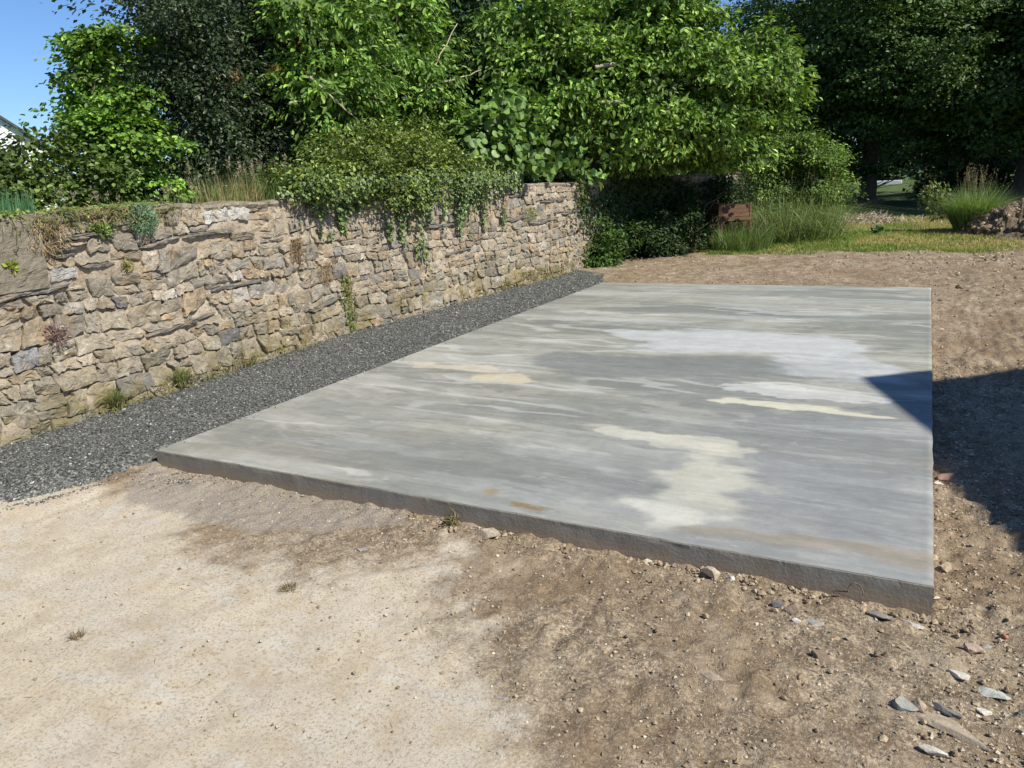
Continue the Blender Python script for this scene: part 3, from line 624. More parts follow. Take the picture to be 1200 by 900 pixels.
for k, poly in enumerate(cells):
    cs, cz = np.mean([q[0] for q in poly]), np.mean([q[1] for q in poly])
    if in_render(cs, cz): continue
    if r.random() < .65 and min(np.ptp(np.array(poly), axis=0)) > .09:      # knock a corner off
        i = r.randrange(4); a, b, c_ = [np.array(poly[(i + q) % 4]) for q in (-1, 0, 1)]; t1, t2 = r.uniform(.15, .45), r.uniform(.15, .45)
        poly = poly[:i] + [tuple(b + (a - b) * t1), tuple(b + (c_ - b) * t2)] + poly[i + 1:]
    if len(poly) < 3: continue
    for (a0, a1, b0, b1, th) in slates:
        xs = [q[0] for q in poly]
        if max(xs) > a0 + .02 and min(xs) < a1 - .02:
            zm = b0 + (b1 - b0) * (np.clip(cs, a0, a1) - a0) / (a1 - a0)
            zlo, zhi = min(q[1] for q in poly), max(q[1] for q in poly)
            if zlo < zm + th / 2 and zhi > zm - th / 2:
                sg = -1 if cz > zm else 1; zc = zm - sg * th * .5; sl2 = (b1 - b0) / (a1 - a0)
                poly = clip(poly, np.clip(cs, a0, a1), zc, -sl2 * sg, sg)
                if len(poly) < 3: break
    if len(poly) < 3: continue
    zt = float(wtop(cs)) - .045
    poly = clip(poly, 0, zt, 0, 1); poly = clip(poly, S0, 0, -1, 0) if len(poly) >= 3 else poly
    if len(poly) >= 3: poly = clip(poly, S1, 0, 1, 0)
    if len(poly) >= 3 and cz > 1.16 and 0 < cs < .6: poly = clip(poly, .245, 0, -1, 0)
    elif len(poly) >= 3 and -1.95 < cs < .235 and cz <= 1.15: poly = clip(poly, 0, 1.15, 0, 1)
    if len(poly) < 3: continue
    p = np.array(poly); w_, h_ = np.ptp(p, axis=0)
    area = .5 * abs(np.sum(p[:, 0] * np.roll(p[:, 1], -1) - p[:, 1] * np.roll(p[:, 0], -1)))
    if w_ < .045 or h_ < .03 or area < .0018: continue
    small = min(w_, h_) < .07
    hit = [q[2] for q in fixed if inside_poly(poly, q)]
    poly = warp(subd(poly))
    if hit: col = PALC[hit[0]]
    else:
        q = rn.random(); col = COLS[int(rn.integers(len(COLS)))]
        if q < .03: col = (.19, .185, .18)
        elif q < .06: col = (.52, .49, .43)
        elif q < .10: col = (.36, .275, .18)
        col = np.array(col) * rn.uniform(.84, 1.2) * np.array((1.06, 1.03, 1.0))
    pieces.append((p[:, 0].mean(), shape_stone(poly, rn, rn.uniform(-.008, .012) - (.008 if small else 0), rn.uniform(-.002, .008), gap=rn.uniform(.004, .008) if small else rn.uniform(.003, .009), npt=14 if small else 24, tilt=.003 if small else .009, rough=.003 if small else .0055), col, 'stone'))
for (a0, a1, b0, b1, th) in slates:
    n = 9; u = np.linspace(0, 1, n); tp = np.array([[a0 + (a1 - a0) * t, b0 + (b1 - b0) * t + th * .42 * (sin(pi * min(1, t * 6)) if t < .08 else 1) * (1 if .02 < t < .98 else .3) + rn.normal() * .003] for t in u])
    bt = np.array([[a0 + (a1 - a0) * t, b0 + (b1 - b0) * t - th * .42 * (1 if .02 < t < .98 else .3) + rn.normal() * .003] for t in u])
    V, Q, T = shape_stone(warp(np.concatenate([bt, tp[::-1]])), rn, rn.uniform(.008, .026), .002, tilt=.002, npt=30, gap=.002, rough=.0025)
    pieces.append(((a0 + a1) / 2, (V, Q, T), np.array((.19, .178, .155)) * rn.uniform(.75, 1.3), 'slate'))
for zc, hh in ((1.45, .03), (1.32, .035), (1.29, .02)):
    pass
pieces.sort(key=lambda q: abs(q[0] - 1.2) if q[0] > -.5 else 50 + abs(q[0]))
GS = Geo()
for k, (sc_, (V, Q, T), col, nm) in enumerate(pieces):
    Wv = wpath(V[:, 0], V[:, 1], V[:, 2]); sh = (1 + .06 * np.random.default_rng(k).normal(size=(len(Wv), 1))); cc = np.clip(np.array(col) * sh, 0, .9)
    if k < 296:
        G = Geo(); G.add(Wv, [Q, T], cc); adopt(G.obj(nm, STONE), ww)
    else: GS.add(Wv, [Q, T], cc)
o = GS.obj('small_distant_stones', STONE); o['kind'] = 'stuff'; adopt(o, ww)
# coping of weathered mortar and flat stones
m = M('coping'); c = m.mix(m.ramp(m.noise(8, 6, .7), [(.35, 0), (.65, 1)]), (.17, .14, .10), (.34, .29, .22)); c = m.mix(m.ramp(m.noise(35, 4, .7), [(.58, 0), (.68, .6)]), c, (.50, .47, .42))
c = m.mix(m.ramp(m.noise(2.4, 4, .6), [(.52, 0), (.62, .55)]), c, (.13, .12, .05))
m.bsdf(c, .95, m.bump(m.noise(50, 6, .75), .014, 1), .15); COP = m.m
ns = 980; ss = np.linspace(S0, S1, ns); prof = [(-.03, -.065), (-.004, -.05), (.010, -.022), (-.004, .002), (-.06, .012), (-.2, .012), (-.36, .0), (-.43, -.05)]
V = []
for a, b in prof:
    jd = fbm(ss * 5, ss * 0 + a * 9, 0, 4, 321) * .026 + (.016 * fbm(ss * 22, ss * 0 + b * 30, 0, 2, 322)); jz = fbm(ss * 6, ss * 0 + a * 5 + 3, 0, 4, 323) * .014
    V.append(wpath(ss, wtop(ss) + b + jz, a + jd))
V = np.stack(V, 1); k = len(prof); idx = np.arange(ns * k).reshape(ns, k); F = np.stack([idx[:-1, :-1], idx[1:, :-1], idx[1:, 1:], idx[:-1, 1:]], -1).reshape(-1, 4)
G = Geo(); G.add(V.reshape(-1, 3), F); adopt(G.obj('coping', COP), ww)
# rendered patch at the left end
m = M('render_patch'); c = m.mix(m.ramp(m.noise(9, 6, .7), [(.35, 0), (.65, 1)]), (.25, .215, .16), (.36, .31, .235)); c = m.mix(m.ramp(m.noise(110, 3, .7), [(.6, 0), (.68, .7)]), c, (.50, .46, .37))
c = m.mix(m.ramp(m.noise(14, 3, .5), [(.30, .8), (.34, 0)]), c, (.07, .06, .05)); m.bsdf(c, .95, m.bump(m.noise(90, 5, .8), .02, 1), .15)
n1, n2 = 90, 40; a = np.linspace(-1.9, .235, n1); b = np.linspace(1.155, 1.66, n2); A_, B_ = np.meshgrid(a, b, indexing='ij'); s, z = A_.ravel(), B_.ravel()
e = np.minimum.reduce([(.235 - s) / .02, (z - 1.155) / .02, np.full_like(s, 1.0)]).clip(0, 1); d = -.05 + e * (.085 + .010 * fbm(s * 9, z * 9, 0, 4, 331) + .006 * fbm(s * 45, z * 45, 0, 2, 332))
s = s + (s > .2) * .012 * fbm(z * 14, z * 0, 0, 3, 333); z = z + (z < 1.18) * .010 * fbm(s * 14, s * 0, 0, 3, 334)
idx = np.arange(n1 * n2).reshape(n1, n2); F = np.stack([idx[:-1, :-1], idx[1:, :-1], idx[1:, 1:], idx[:-1, 1:]], -1).reshape(-1, 4)
G = Geo(); G.add(wpath(s, z, d), F); o = G.obj('cement_render', m.m); adopt(o, ww); o['label'] = 'flat grey brown cement render at the near end of the wall'

# ------------------------------------------------------------------ plants behind and on the wall
def bush(name, label, cat, ells, base, **kw):
    t = empty(name, label, cat, base)
    o, C, D = crown('foliage', t, ells, **kw)
    c = np.array(ells[0][:3]); rr = np.random.default_rng(kw['seed'] + 1)
    tips = C[rr.integers(0, len(C), 9)]
    limbs('stems', t, base, tips, .03, kw['seed'])
    return t
BZ = 1.45
bush('leafy_shrub', 'bright green leafy shrub against the sky at the left end of the hedge', 'shrub',
     [(-3.7, 2.95, 2.75, .55, .42, .95), (-3.3, 2.5, 2.1, .6, .42, .65), (-3.8, 2.8, 3.25, .45, .3, .3)], (-3.6, 2.6, BZ), nclump=300, per=56, L=.06, Wd=.048,
     cols=[(0.163, 0.288, 0.040), (0.075, 0.163, 0.025), (0.250, 0.388, 0.069)], mat=L_SOFT, seed=31, clump_r=.13, up=.9, droop=.15, flat=.35, zmin=BZ)
bush('hedge_bush', 'low olive green bush in the far left corner in front of the white house', 'bush',
     [(-3.3, 1.25, 2.0, .8, .7, .42), (-3.9, .5, 1.95, 1.0, .9, .55), (-2.9, 1.85, 1.85, .5, .5, .45), (-3.25, 1.75, 2.38, .3, .3, .2), (-3.2, 1.42, 2.36, .2, .16, .16)], (-3.3, 1.2, BZ), nclump=260, per=42, L=.05, Wd=.038,
     cols=[(.10, .15, .03), (.06, .10, .02), (.16, .21, .06)], mat=L_SOFT, core=1.5, seed=33, clump_r=.12, zmin=BZ)
bush('holly_tree', 'dark glossy evergreen holly tree behind the wall top grasses', 'tree',
     [(-3.0, 3.35, 2.5, .5, .45, 1.15), (-3.5, 3.5, 1.95, .6, .7, .5), (-3.2, 3.35, 3.5, .6, .55, .9), (-3.4, 3.95, 3.2, .85, .85, 1.7), (-3.7, 5.0, 3.2, .95, 1.05, 1.9), (-3.3, 4.5, 2.2, .75, 1.3, .8), (-3.6, 6.0, 3.2, .8, .9, 1.7)], (-3.6, 4.6, BZ), nclump=1000, per=62, L=.05, Wd=.028,
     cols=[(0.040, 0.063, 0.023), (0.057, 0.081, 0.029), (0.032, 0.052, 0.021)], mat=L_GLOSS, seed=35, bough=.27, clump_r=.11, rnd=1.1, up=.55, zmin=BZ)
# rusty dead sprays in the holly
G = Geo(); rr = np.random.default_rng(3)
for c in [(-2.75, 4.95, 3.55), (-2.8, 5.1, 3.3), (-2.75, 4.35, 3.2), (-2.85, 4.6, 4.0), (-2.7, 3.7, 3.05)]:
    n = 26; P = np.array(c) + rr.normal(size=(n, 3)) * .05; leaf_geo(G, P, rr.normal(size=(n, 3)) + [1, 0, .5], rr.normal(size=(n, 3)), .05, .03, pal(n, [(.30, .12, .05), (.22, .10, .04)]), 2)
o = G.obj('withered_leaves', L_SOFT); adopt(o, [q for q in S.objects if q.name == 'holly_tree'][0]); o['label'] = 'rust brown withered leaves'
def tree(name, label, ells, base, tr, lr=.07, group=None, ntips=12, **kw):
    t = empty(name, label, 'tree', base, group)
    o, C, D = crown('crown', t, ells, **kw)
    top = np.array(base) + np.array([0, 0, tr[0]]); rr = np.random.default_rng(kw['seed'] + 2)
    trunk(t, [base, (np.array(base) + top) / 2 + [.06, .03, 0], top], [tr[1], tr[1] * .8, tr[1] * .6], kw['seed'])
    limbs('branches', t, top, C[rr.integers(0, len(C), ntips)], lr, kw['seed'])
    return t
tree('hedge_tree', 'tall dark tree rising behind the holly at the top left', [(-6.4, 6.2, 4.4, 1.2, 1.0, 1.7), (-6.0, 7.2, 4.8, 1.4, 1.4, 2.4)], (-6.4, 6.4, 1.4), (2.2, .14), nclump=322, per=42, L=.09, Wd=.065,
     cols=[(.03, .055, .018), (.045, .075, .022)], mat=L_DARK, seed=37, bough=.5, clump_r=.2, quads=1, zmin=1.4)
tree('back_tree', 'dense green tree filling the background behind the cherry tree', [(-5.2, 9.2, 3.8, 1.5, 2.0, 2.9), (-4.2, 11.6, 4.0, 1.6, 2.0, 3.0)], (-4.8, 10.3, 1.4), (2.0, .18), nclump=682, per=42, L=.10, Wd=.07,
     cols=[(0.046, 0.086, 0.023), (0.069, 0.127, 0.029)], mat=L_DARK, seed=39, bough=.6, core=1.5, clump_r=.22, quads=1, zmin=1.4)
tree('back_tree', 'dark leafy tree behind the overhanging fruit tree in the middle of the hedge', [(-3.5, 14.5, 3.8, 1.8, 2.0, 3.0), (-1.8, 16.2, 3.2, 1.5, 1.5, 2.6)], (-3.0, 15.2, .8), (2.2, .2), nclump=620, per=42, L=.11, Wd=.08,
     cols=[(.035, .06, .018), (.05, .09, .022)], mat=L_DARK, seed=40, bough=.6, core=1.5, clump_r=.22, quads=1, zmin=.6)
tree('cherry_tree', 'light green cherry tree with drooping pointed leaves in the middle of the hedge', [(-2.75, 5.5, 3.6, .65, 1.0, 1.0), (-2.75, 6.9, 3.5, .75, 1.3, 1.3), (-2.5, 4.9, 2.9, .5, .7, .5), (-2.7, 7.2, 2.4, .7, 1.2, .7), (-2.8, 6.0, 2.7, .65, 1.2, .7)], (-2.8, 6.4, BZ), (1.2, .07), .035, nclump=620, per=42, L=.10, Wd=.045,
     cols=[(0.177, 0.295, 0.053), (0.083, 0.159, 0.026), (0.260, 0.378, 0.083), (0.106, 0.201, 0.035)], mat=L_SOFT, seed=41, clump_r=.14, droop=.9, up=.5, ntips=22, zmin=BZ)
apple = tree('fruit_tree', 'bright green fruit tree overhanging the far end of the wall', [(-1.7, 10.2, 3.9, 1.2, 1.3, 1.25), (-.5, 11.3, 3.5, 1.15, 1.2, 1.2), (.55, 12.2, 3.35, 1.15, 1.1, 1.2), (1.35, 13.1, 3.6, .75, .8, .85), (-.3, 11.6, 4.7, 1.3, 1.2, .8), (-.3, 10.3, 2.45, .5, .5, .55), (.15, 10.9, 2.75, .8, .7, .6), (.7, 11.8, 2.75, .8, .9, .65), (.6, 13.0, 2.35, 1.2, 1.0, .8), (1.5, 13.6, 2.9, .7, .8, .7), (-.6, 12.4, 2.3, .7, 1.3, .55), (-1.1, 9.6, 2.9, .6, .7, .5)],
     (-1.6, 11.8, 1.4), (1.3, .11), .05, nclump=930, per=42, L=.115, Wd=.06, cols=[(0.189, 0.307, 0.053), (0.083, 0.159, 0.026), (0.283, 0.401, 0.088), (0.118, 0.206, 0.035)], mat=L_SOFT, seed=43, clump_r=.17, droop=.6, up=.6, ntips=30, zmin=1.75)
# bare pale branches that show through
G = Geo()
for a, b, c_ in [((-2.4, 6.9, 3.0), (-2.2, 7.3, 3.6), (-2.1, 7.7, 4.1)), ((-2.3, 7.1, 3.2), (-2.0, 7.6, 3.3), (-1.9, 8.0, 3.45)), ((-2.3, 4.5, 3.1), (-2.15, 4.8, 2.8), (-2.1, 5.1, 2.6))]:
    G = Geo(); u = np.linspace(0, 1, 8)[:, None]; p = np.array(a) * (1 - u) ** 2 + 2 * u * (1 - u) * np.array(b) + u * u * np.array(c_); tube(G, p + np.random.default_rng(2).normal(size=p.shape) * .012, np.linspace(.018, .006, 8), 6, (.42, .34, .25))
    o = G.obj('bare_branch', BARK, smooth=True); adopt(o, [q for q in S.objects if q.name == 'cherry_tree'][0]); o['label'] = 'pale bare branch among the leaves'
for a, b in [((-.75, 9.9, 3.55), (-.35, 10.2, 3.62)), ((-.7, 9.9, 2.98), (-.35, 10.15, 2.98))]:
    G = Geo(); u = np.linspace(0, 1, 5)[:, None]; tube(G, np.array(a) * (1 - u) + np.array(b) * u, np.linspace(.035, .026, 5), 7, (.40, .33, .26))
    o = G.obj('cut_branch', BARK, smooth=True); adopt(o, apple); o['label'] = 'short sawn off pale branch stub'
# big round leaved shrub: nearest leaves are parts of their own
lime = empty('round_leaved_shrub', 'shrub with very large round pale green leaves above the wall top', 'shrub', (-1.9, 8.7, BZ))
ellL = [(-1.65, 7.6, 2.35, .45, .8, .5), (-1.5, 8.9, 2.3, .5, .9, .52), (-1.3, 9.8, 2.15, .4, .6, .4), (-1.7, 8.3, 2.9, .45, .8, .4)]
o, C, D = crown('foliage', lime, ellL, nclump=93, per=14, L=.15, Wd=.135, cols=[(.14, .24, .05), (.08, .15, .035), (.18, .28, .075)], mat=L_SOFT, seed=45, clump_r=.16, up=.5, outw=.8, droop=.5, zmin=1.62)
limbs('stems', lime, (-1.9, 8.7, BZ), C[::12], .02, 46)
lm = []
for q in range(4):
    G = Geo(); k = 10; t = np.linspace(0, 2 * pi, k, endpoint=False); rad = .5 * (1 + .12 * np.cos(t)) ; pts = np.stack([.5 + rad * np.cos(t + pi), .46 * rad / .5 * np.sin(t + pi), .05 * np.cos(2 * t) - .05 * rad], 1)
    V = np.concatenate([pts, [[.5, 0, .04]]]); i = np.arange(k); G.add(V, np.stack([i, (i + 1) % k, 0 * i + k], 1), [(.15, .25, .055), (.10, .18, .04), (.20, .30, .08), (.12, .21, .05)][q]); lm.append(G.mesh('leaf', L_SOFT, True))
rr = np.random.default_rng(47); C, D = clump_pts(ellL, 1100, rr, .95); k = (D[:, 0] > .05) & (C[:, 2] > 1.9) & (C[:, 0] < -1.0); C, D = C[k][:170], D[k][:170]
for q, (c_, d_) in enumerate(zip(C, D)):
    o = bpy.data.objects.new('leaf', lm[q % 4]); S.collection.objects.link(o)
    N = Vector(d_ * .7 + np.array([.3, -.3, .55]) + rr.normal(size=3) * .3).normalized(); A = Vector(np.array([.2, -.1, -.7]) + rr.normal(size=3) * .6); A = (A - A.dot(N) * N).normalized(); B = N.cross(A)
    s = rr.uniform(.08, .145); mw = Matrix(((A.x, B.x, N.x, 0), (A.y, B.y, N.y, 0), (A.z, B.z, N.z, 0), (0, 0, 0, 1))) @ Matrix.Scale(s, 4)
    o.matrix_local = Matrix.Translation(Vector(c_) - Vector(lime.location)) @ mw; o.parent = lime
# honeysuckle mound and ivy
mound = empty('climber_mound', 'olive green honeysuckle mound spilling over the middle of the wall top', 'climbing plant', (-1.5, 5.2, 1.6))
crown('foliage', mound, [(-1.5, 3.5, 1.83, .36, .55, .24), (-1.45, 4.4, 1.98, .43, .6, .36), (-1.45, 5.2, 2.05, .45, .5, .42), (-1.45, 5.9, 1.95, .42, .5, .36), (-1.45, 6.8, 1.82, .36, .7, .24), (-1.9, 5.2, 2.2, .5, 1.2, .35), (-1.25, 4.7, 1.75, .25, .9, .25), (-1.5, 3.95, 2.2, .2, .22, .2), (-1.55, 4.75, 2.4, .2, .2, .2), (-1.5, 5.6, 2.4, .22, .25, .2), (-1.5, 6.4, 2.2, .2, .3, .18), (-1.3, 3.1, 1.9, .15, .25, .2)], nclump=620, per=39, L=.052, Wd=.032,
      cols=[(.20, .26, .05), (.10, .15, .03), (.28, .32, .09), (.08, .13, .03)], mat=L_SOFT, seed=51, clump_r=.085, zmin=1.5, rnd=1.1, quads=1, core=.4, bough=.17, var=.4)
rr = np.random.default_rng(53)
ivy = empty('ivy', 'dark glossy ivy hanging down the front of the wall under the mound', 'ivy', (-1.2, 5, 1.6))
def hang(y): return np.interp(y, [2.75, 2.95, 3.3, 3.9, 4.15, 4.35, 4.8, 5.1, 5.35, 5.7, 6.1, 6.5, 6.75, 7.1, 7.4, 7.8], [.10, .38, .5, .28, .16, .42, .55, .66, .36, .40, .62, .70, .45, .50, .25, .03])
n = 14000; s = rr.uniform(2.7, 7.8, n); u = rr.random(n) ** 1.1
tocc = fbm(s * 9, s * 0, 0, 4, 401); hg = hang(s) * (1 + .9 * tocc)
z = 1.86 - u * (hg + .14) + .05 * rr.normal(size=n) * (u < .2); k = (fbm(s * 9, z * 3.2, 0, 3, 403) > -.28 + .75 * u - .35 * (s > 3.6) * (s < 5.4)) & (rr.random(n) < 1.05 - .45 * u); s, z, u = s[k], z[k], u[k]; n = len(s)
thick = .03 + .24 * np.exp(-((u - .05) / .45) ** 2) * sm(2.7, 3.2, s) * sm(7.8, 7.0, s); P = wpath(s, z, .025 + thick * rr.random(n))
G = Geo(); Nn = np.array([1, -.1, .55]) + rr.normal(size=(n, 3)) * .45; sz = rr.uniform(.025, .05, n); leaf_geo(G, P, Nn, np.array([0, 0, -1.]) + rr.normal(size=(n, 3)) * .6, sz, sz * .95, pal(n, [(.09, .14, .04), (.14, .20, .06), (.19, .25, .09)]), 2)
adopt(G.obj('ivy_leaves', L_GLOSS), ivy)
for k in range(30):
    q = rr.uniform(2.85, 7.6); h = hang(q) * rr.uniform(.6, 1.35); m_ = 9; u = np.linspace(0, 1, m_); sw = np.cumsum(rr.normal(size=m_) * .025)
    G = Geo(); tube(G, wpath(q + sw, 1.66 - u * h, np.full(m_, .02)), np.linspace(.006, .002, m_), 4, (.16, .12, .08)); adopt(G.obj('stem', BARK), ivy)


# grasses along the wall top, in countable clumps
def grass_clump(name, label, cat, c, rad, n, H, Wd, cols, seed, lean=.35, group=None, dirs=None, extra=None, squash=1.0, head=None):
    rr = np.random.default_rng(seed); t = empty(name, label, cat, c, group); G = Geo()
    a = rr.random(n) * 2 * pi; q = rad * np.sqrt(rr.random(n)); P = np.stack([c[0] + q * np.cos(a) * squash, c[1] + q * np.sin(a), np.full(n, c[2])], 1)
    dd = np.stack([np.cos(a) * q, np.sin(a) * q, 0 * a], 1) / rad if dirs is None else np.tile(dirs, (n, 1))
    tip, cc = blades(G, P, H, Wd, cols, rr, lean, dd)
    adopt(G.obj('blades', L_GRASS), t)
    if head:
        G = Geo(); k = rr.choice(n, head, replace=False); st = P[k]; H2 = H * 1.15
        for p in st:
            a = rr.random() * 2 * pi; ln = rr.uniform(.03, .22) * H2; tp = p + np.array([cos(a) * ln, sin(a) * ln, H2 * rr.uniform(.85, 1.1)]); md = (p + tp) / 2 + np.array([-cos(a) * ln * .15, -sin(a) * ln * .15, 0])
            tube(G, [p, md, tp], [.0022, .0018, .001], 3, (.42, .36, .19)); m_ = 14; u = rr.random(m_); pp = tp + (tp - md) * (u[:, None] - .7) * .5 + rr.normal(size=(m_, 3)) * .008
            leaf_geo(G, pp, rr.normal(size=(m_, 3)), rr.normal(size=(m_, 3)) * .5 + np.array([0, 0, 1]), .03, .008, pal(m_, [(.40, .34, .22), (.34, .27, .22)]), 1)
        adopt(G.obj('seed_heads', L_GRASS), t)
    return t
GR = [(.15, .22, .06), (.20, .27, .09), (.11, .17, .05)]; HAY = [(.46, .37, .19), (.36, .28, .14)]
grass_clump('iris_clump', 'blue green sword leaved clump behind the wall at the far left', 'plant', (-1.75, .1, 1.5), .45, 900, .38, .012, [(.10, .22, .10), (.14, .27, .13)], 61, .15, squash=.4)
for k, (yy_, rad, n, H, cols, lab) in enumerate([
        (1.05, .30, 130, .28, GR, 'sparse green grass on the wall top behind the bluish spurge'), (1.75, .3, 160, .30, GR + HAY, 'thin mixed grass on the wall top left of the seeding stalks'), (2.35, .32, 620, .44, GR + HAY, 'seeding grass on the wall top below the holly'),
        (3.0, .30, 650, .50, GR, 'thick green grass on the wall top just left of the climber mound'), (2.65, .2, 120, .46, HAY, 'straw coloured dry grass stalks on the wall top between two green clumps')]):
    grass_clump('wall_top_grass', lab, 'grass clump', (-1.62, yy_, 1.52), rad, n, H, .007, cols, 70 + k, .3, 'grass clumps on the wall top', squash=.45, head=8)
# creeping green on the coping, left
G = Geo(); rr = np.random.default_rng(81); n = 2600; s = rr.choice([0, 1], n, p=[.7, .3]) ; s = np.where(s == 0, rr.uniform(-1.8, .55, n), rr.normal(.95, .22, n)); k = fbm(s * 5, s * 0, 0, 3, 83) > -.2; s = s[k]; n = len(s)
P = wpath(s, wtop(s) + .015 + .02 * rr.random(n) - .05 * (rr.random(n) < .25), .04 - .25 * rr.random(n)); leaf_geo(G, P, np.array([.3, 0, 1.]) + rr.normal(size=(n, 3)) * .4, rr.normal(size=(n, 3)), .035, .025, pal(n, [(.16, .24, .05), (.26, .30, .08), (.10, .16, .04)]), 1)
tag(G.obj('creeping_stonecrop', L_SOFT), 'yellow green creeping plant covering the top of the rendered wall end', 'plant')
# small individual wall plants
def spray(name, label, cat, c, n, rad, L, Wd, cols, seed, mat=L_SOFT, up=.5, down=0., out=(1, 0, .3), flatx=.6, zs=1.):
    rr = np.random.default_rng(seed); t = empty(name, label, cat, c); G = Geo(); d = nrm(rr.normal(size=(n, 3))); P = np.array(c) + d * rad * rr.random((n, 1)) ** .5 * np.array([flatx, 1, zs]) + np.array([flatx * rad * .6, 0, 0])
    leaf_geo(G, P, rr.normal(size=(n, 3)) * .6 + np.array(out), d + np.array([0, 0, up - down]) + rr.normal(size=(n, 3)) * .3, L * rr.uniform(.6, 1.2, n), Wd, pal(n, cols, .2, rr), 2)
    adopt(G.obj('leaves', mat), t); G = Geo()
    for k in range(7):
        q = P[rr.integers(n)]; tube(G, [np.array(c) - [.03, 0, 0], (np.array(c) + q) / 2 + [.02, 0, 0], q], [.005, .004, .002], 4, (.2, .17, .1))
    adopt(G.obj('stems', BARK), t); return t
wp = lambda s, z, d=.0: tuple(float(v) for v in wpath(np.array([s]), np.array([z]), np.array([d]))[0])
spray('spurge_plant', 'blue green feathery spurge growing from the wall face near the top', 'plant', wp(1.1, 1.60), 700, .125, .04, .009, [(.16, .26, .15), (.12, .21, .11), (.22, .33, .2)], 91, up=.4)
spray('purple_weed', 'small dark purple withered weed low on the wall face', 'plant', wp(.2, .83), 170, .085, .04, .008, [(.22, .12, .13), (.30, .2, .17)], 92)
spray('yellow_weed', 'tiny yellow green seedling on the cement render', 'plant', wp(-.03, 1.36, .02), 26, .04, .035, .03, [(.35, .42, .06)], 93)
spray('moss_cushion', 'yellowish moss cushion under the pointed stone left of the dark blue stone', 'plant', wp(.90, 1.26), 130, .05, .02, .009, [(.20, .22, .05), (.30, .26, .07)], 94)
spray('fern_tuft', 'small yellow green leafy tuft under the coping left of the spurge', 'plant', wp(.72, 1.55), 210, .09, .04, .02, [(.17, .24, .05), (.10, .15, .035)], 95, flatx=.4, zs=.5)
for k, (q, z, n, h, lab) in enumerate([(.52, .17, 260, .20, 'arching grass tuft half straw at the foot of the wall near its left end'), (1.15, .20, 210, .20, 'green grass tuft at the foot of the wall below a rusty stone'), (2.0, .16, 60, .10, 'few short blades at the foot of the wall beside the gravel')]):
    c = wp(q, z, .02); grass_clump('wall_foot_grass', lab, 'grass tuft', c, .05, n, h, .006, GR + HAY, 100 + k, 1.0, 'grass tufts at the foot of the wall', dirs=np.array([.8, 0, 0]))
# hanging weed column and dry roots
def drape(name, label, s_, z0, z1, w, n, cols, seed, L=.03, Wd=.016, d=.03):
    rr = np.random.default_rng(seed); t = empty(name, label, 'plant', wp(s_, z0)); G = Geo(); u = rr.random(n); q = s_ + rr.normal(size=n) * w * (.5 + .7 * np.sin(u * 3)); P = wpath(q, z0 + (z1 - z0) * u, .01 + d * rr.random(n))
    leaf_geo(G, P, np.array([1, -.2, .4]) + rr.normal(size=(n, 3)) * .5, np.array([.2, 0, -.7]) + rr.normal(size=(n, 3)) * .6, L * rr.uniform(.6, 1.2, n), Wd, pal(n, cols, .2, rr), 2); adopt(G.obj('leaves', L_SOFT), t)
    G = Geo()
    for k in range(5): m_ = 8; uu = np.linspace(0, 1, m_); tube(G, wpath(s_ + rr.normal() * w * .6 + np.cumsum(rr.normal(size=m_)) * .012, z0 + (z1 - z0) * uu, np.full(m_, .025)), np.full(m_, .003), 4, (.3, .22, .12))
    adopt(G.obj('stems', BARK), t); return t
drape('hanging_weed', 'narrow column of green and straw weed growing down the lower wall', 3.62, .85, .18, .05, 420, [(.17, .22, .05), (.30, .27, .10), (.10, .15, .035)], 111)
drape('dry_creeper', 'reddish brown dry creeper on the wall left of the narrow weed column', 3.35, 1.02, .78, .10, 170, [(.36, .22, .12), (.28, .17, .09)], 112, .04, .006)
drape('dry_creeper', 'brown dry stalks hanging at the left edge of the ivy', 2.95, 1.3, 1.02, .05, 170, [(.30, .2, .11), (.25, .16, .09)], 113, .05, .006)
drape('dry_roots', 'straw coloured dead roots hanging from the coping beside the cement render', .27, 1.66, 1.44, .07, 300, [(.46, .37, .24), (.34, .26, .16)], 114, .07, .006)
drape('climbing_weed', 'yellow green weed under the coping right of the hanging ivy', 7.95, 1.35, 1.15, .14, 150, [(.22, .27, .06)], 115)
drape('ivy_trail', 'thin ivy trail in dappled shade near the far end of the lit wall', 10.0, 1.65, 1.1, .16, 420, [(.10, .15, .035), (.06, .10, .03)], 116, .05, .04)
drape('wall_foot_moss_weeds', 'sparse straw and green strands along the foot of the near wall', 1.6, .30, .12, .75, 520, [(.30, .27, .12), (.18, .2, .06), (.36, .3, .16)], 119, .07, .006, d=.08)
drape('coping_grass', 'thin dry grass blades lying over the coping left of the spurge', .7, 1.74, 1.60, .5, 380, [(.40, .33, .17), (.22, .25, .08)], 120, .09, .005, d=.06)
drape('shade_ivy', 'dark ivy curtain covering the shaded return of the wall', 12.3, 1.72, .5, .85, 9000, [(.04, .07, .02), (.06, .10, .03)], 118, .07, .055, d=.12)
drape('wall_foot_weeds', 'straw and moss coloured weeds along the foot of the far wall', 7.9, .38, .12, .75, 900, [(.30, .25, .10), (.20, .2, .06), (.36, .28, .14)], 117, .05, .010)

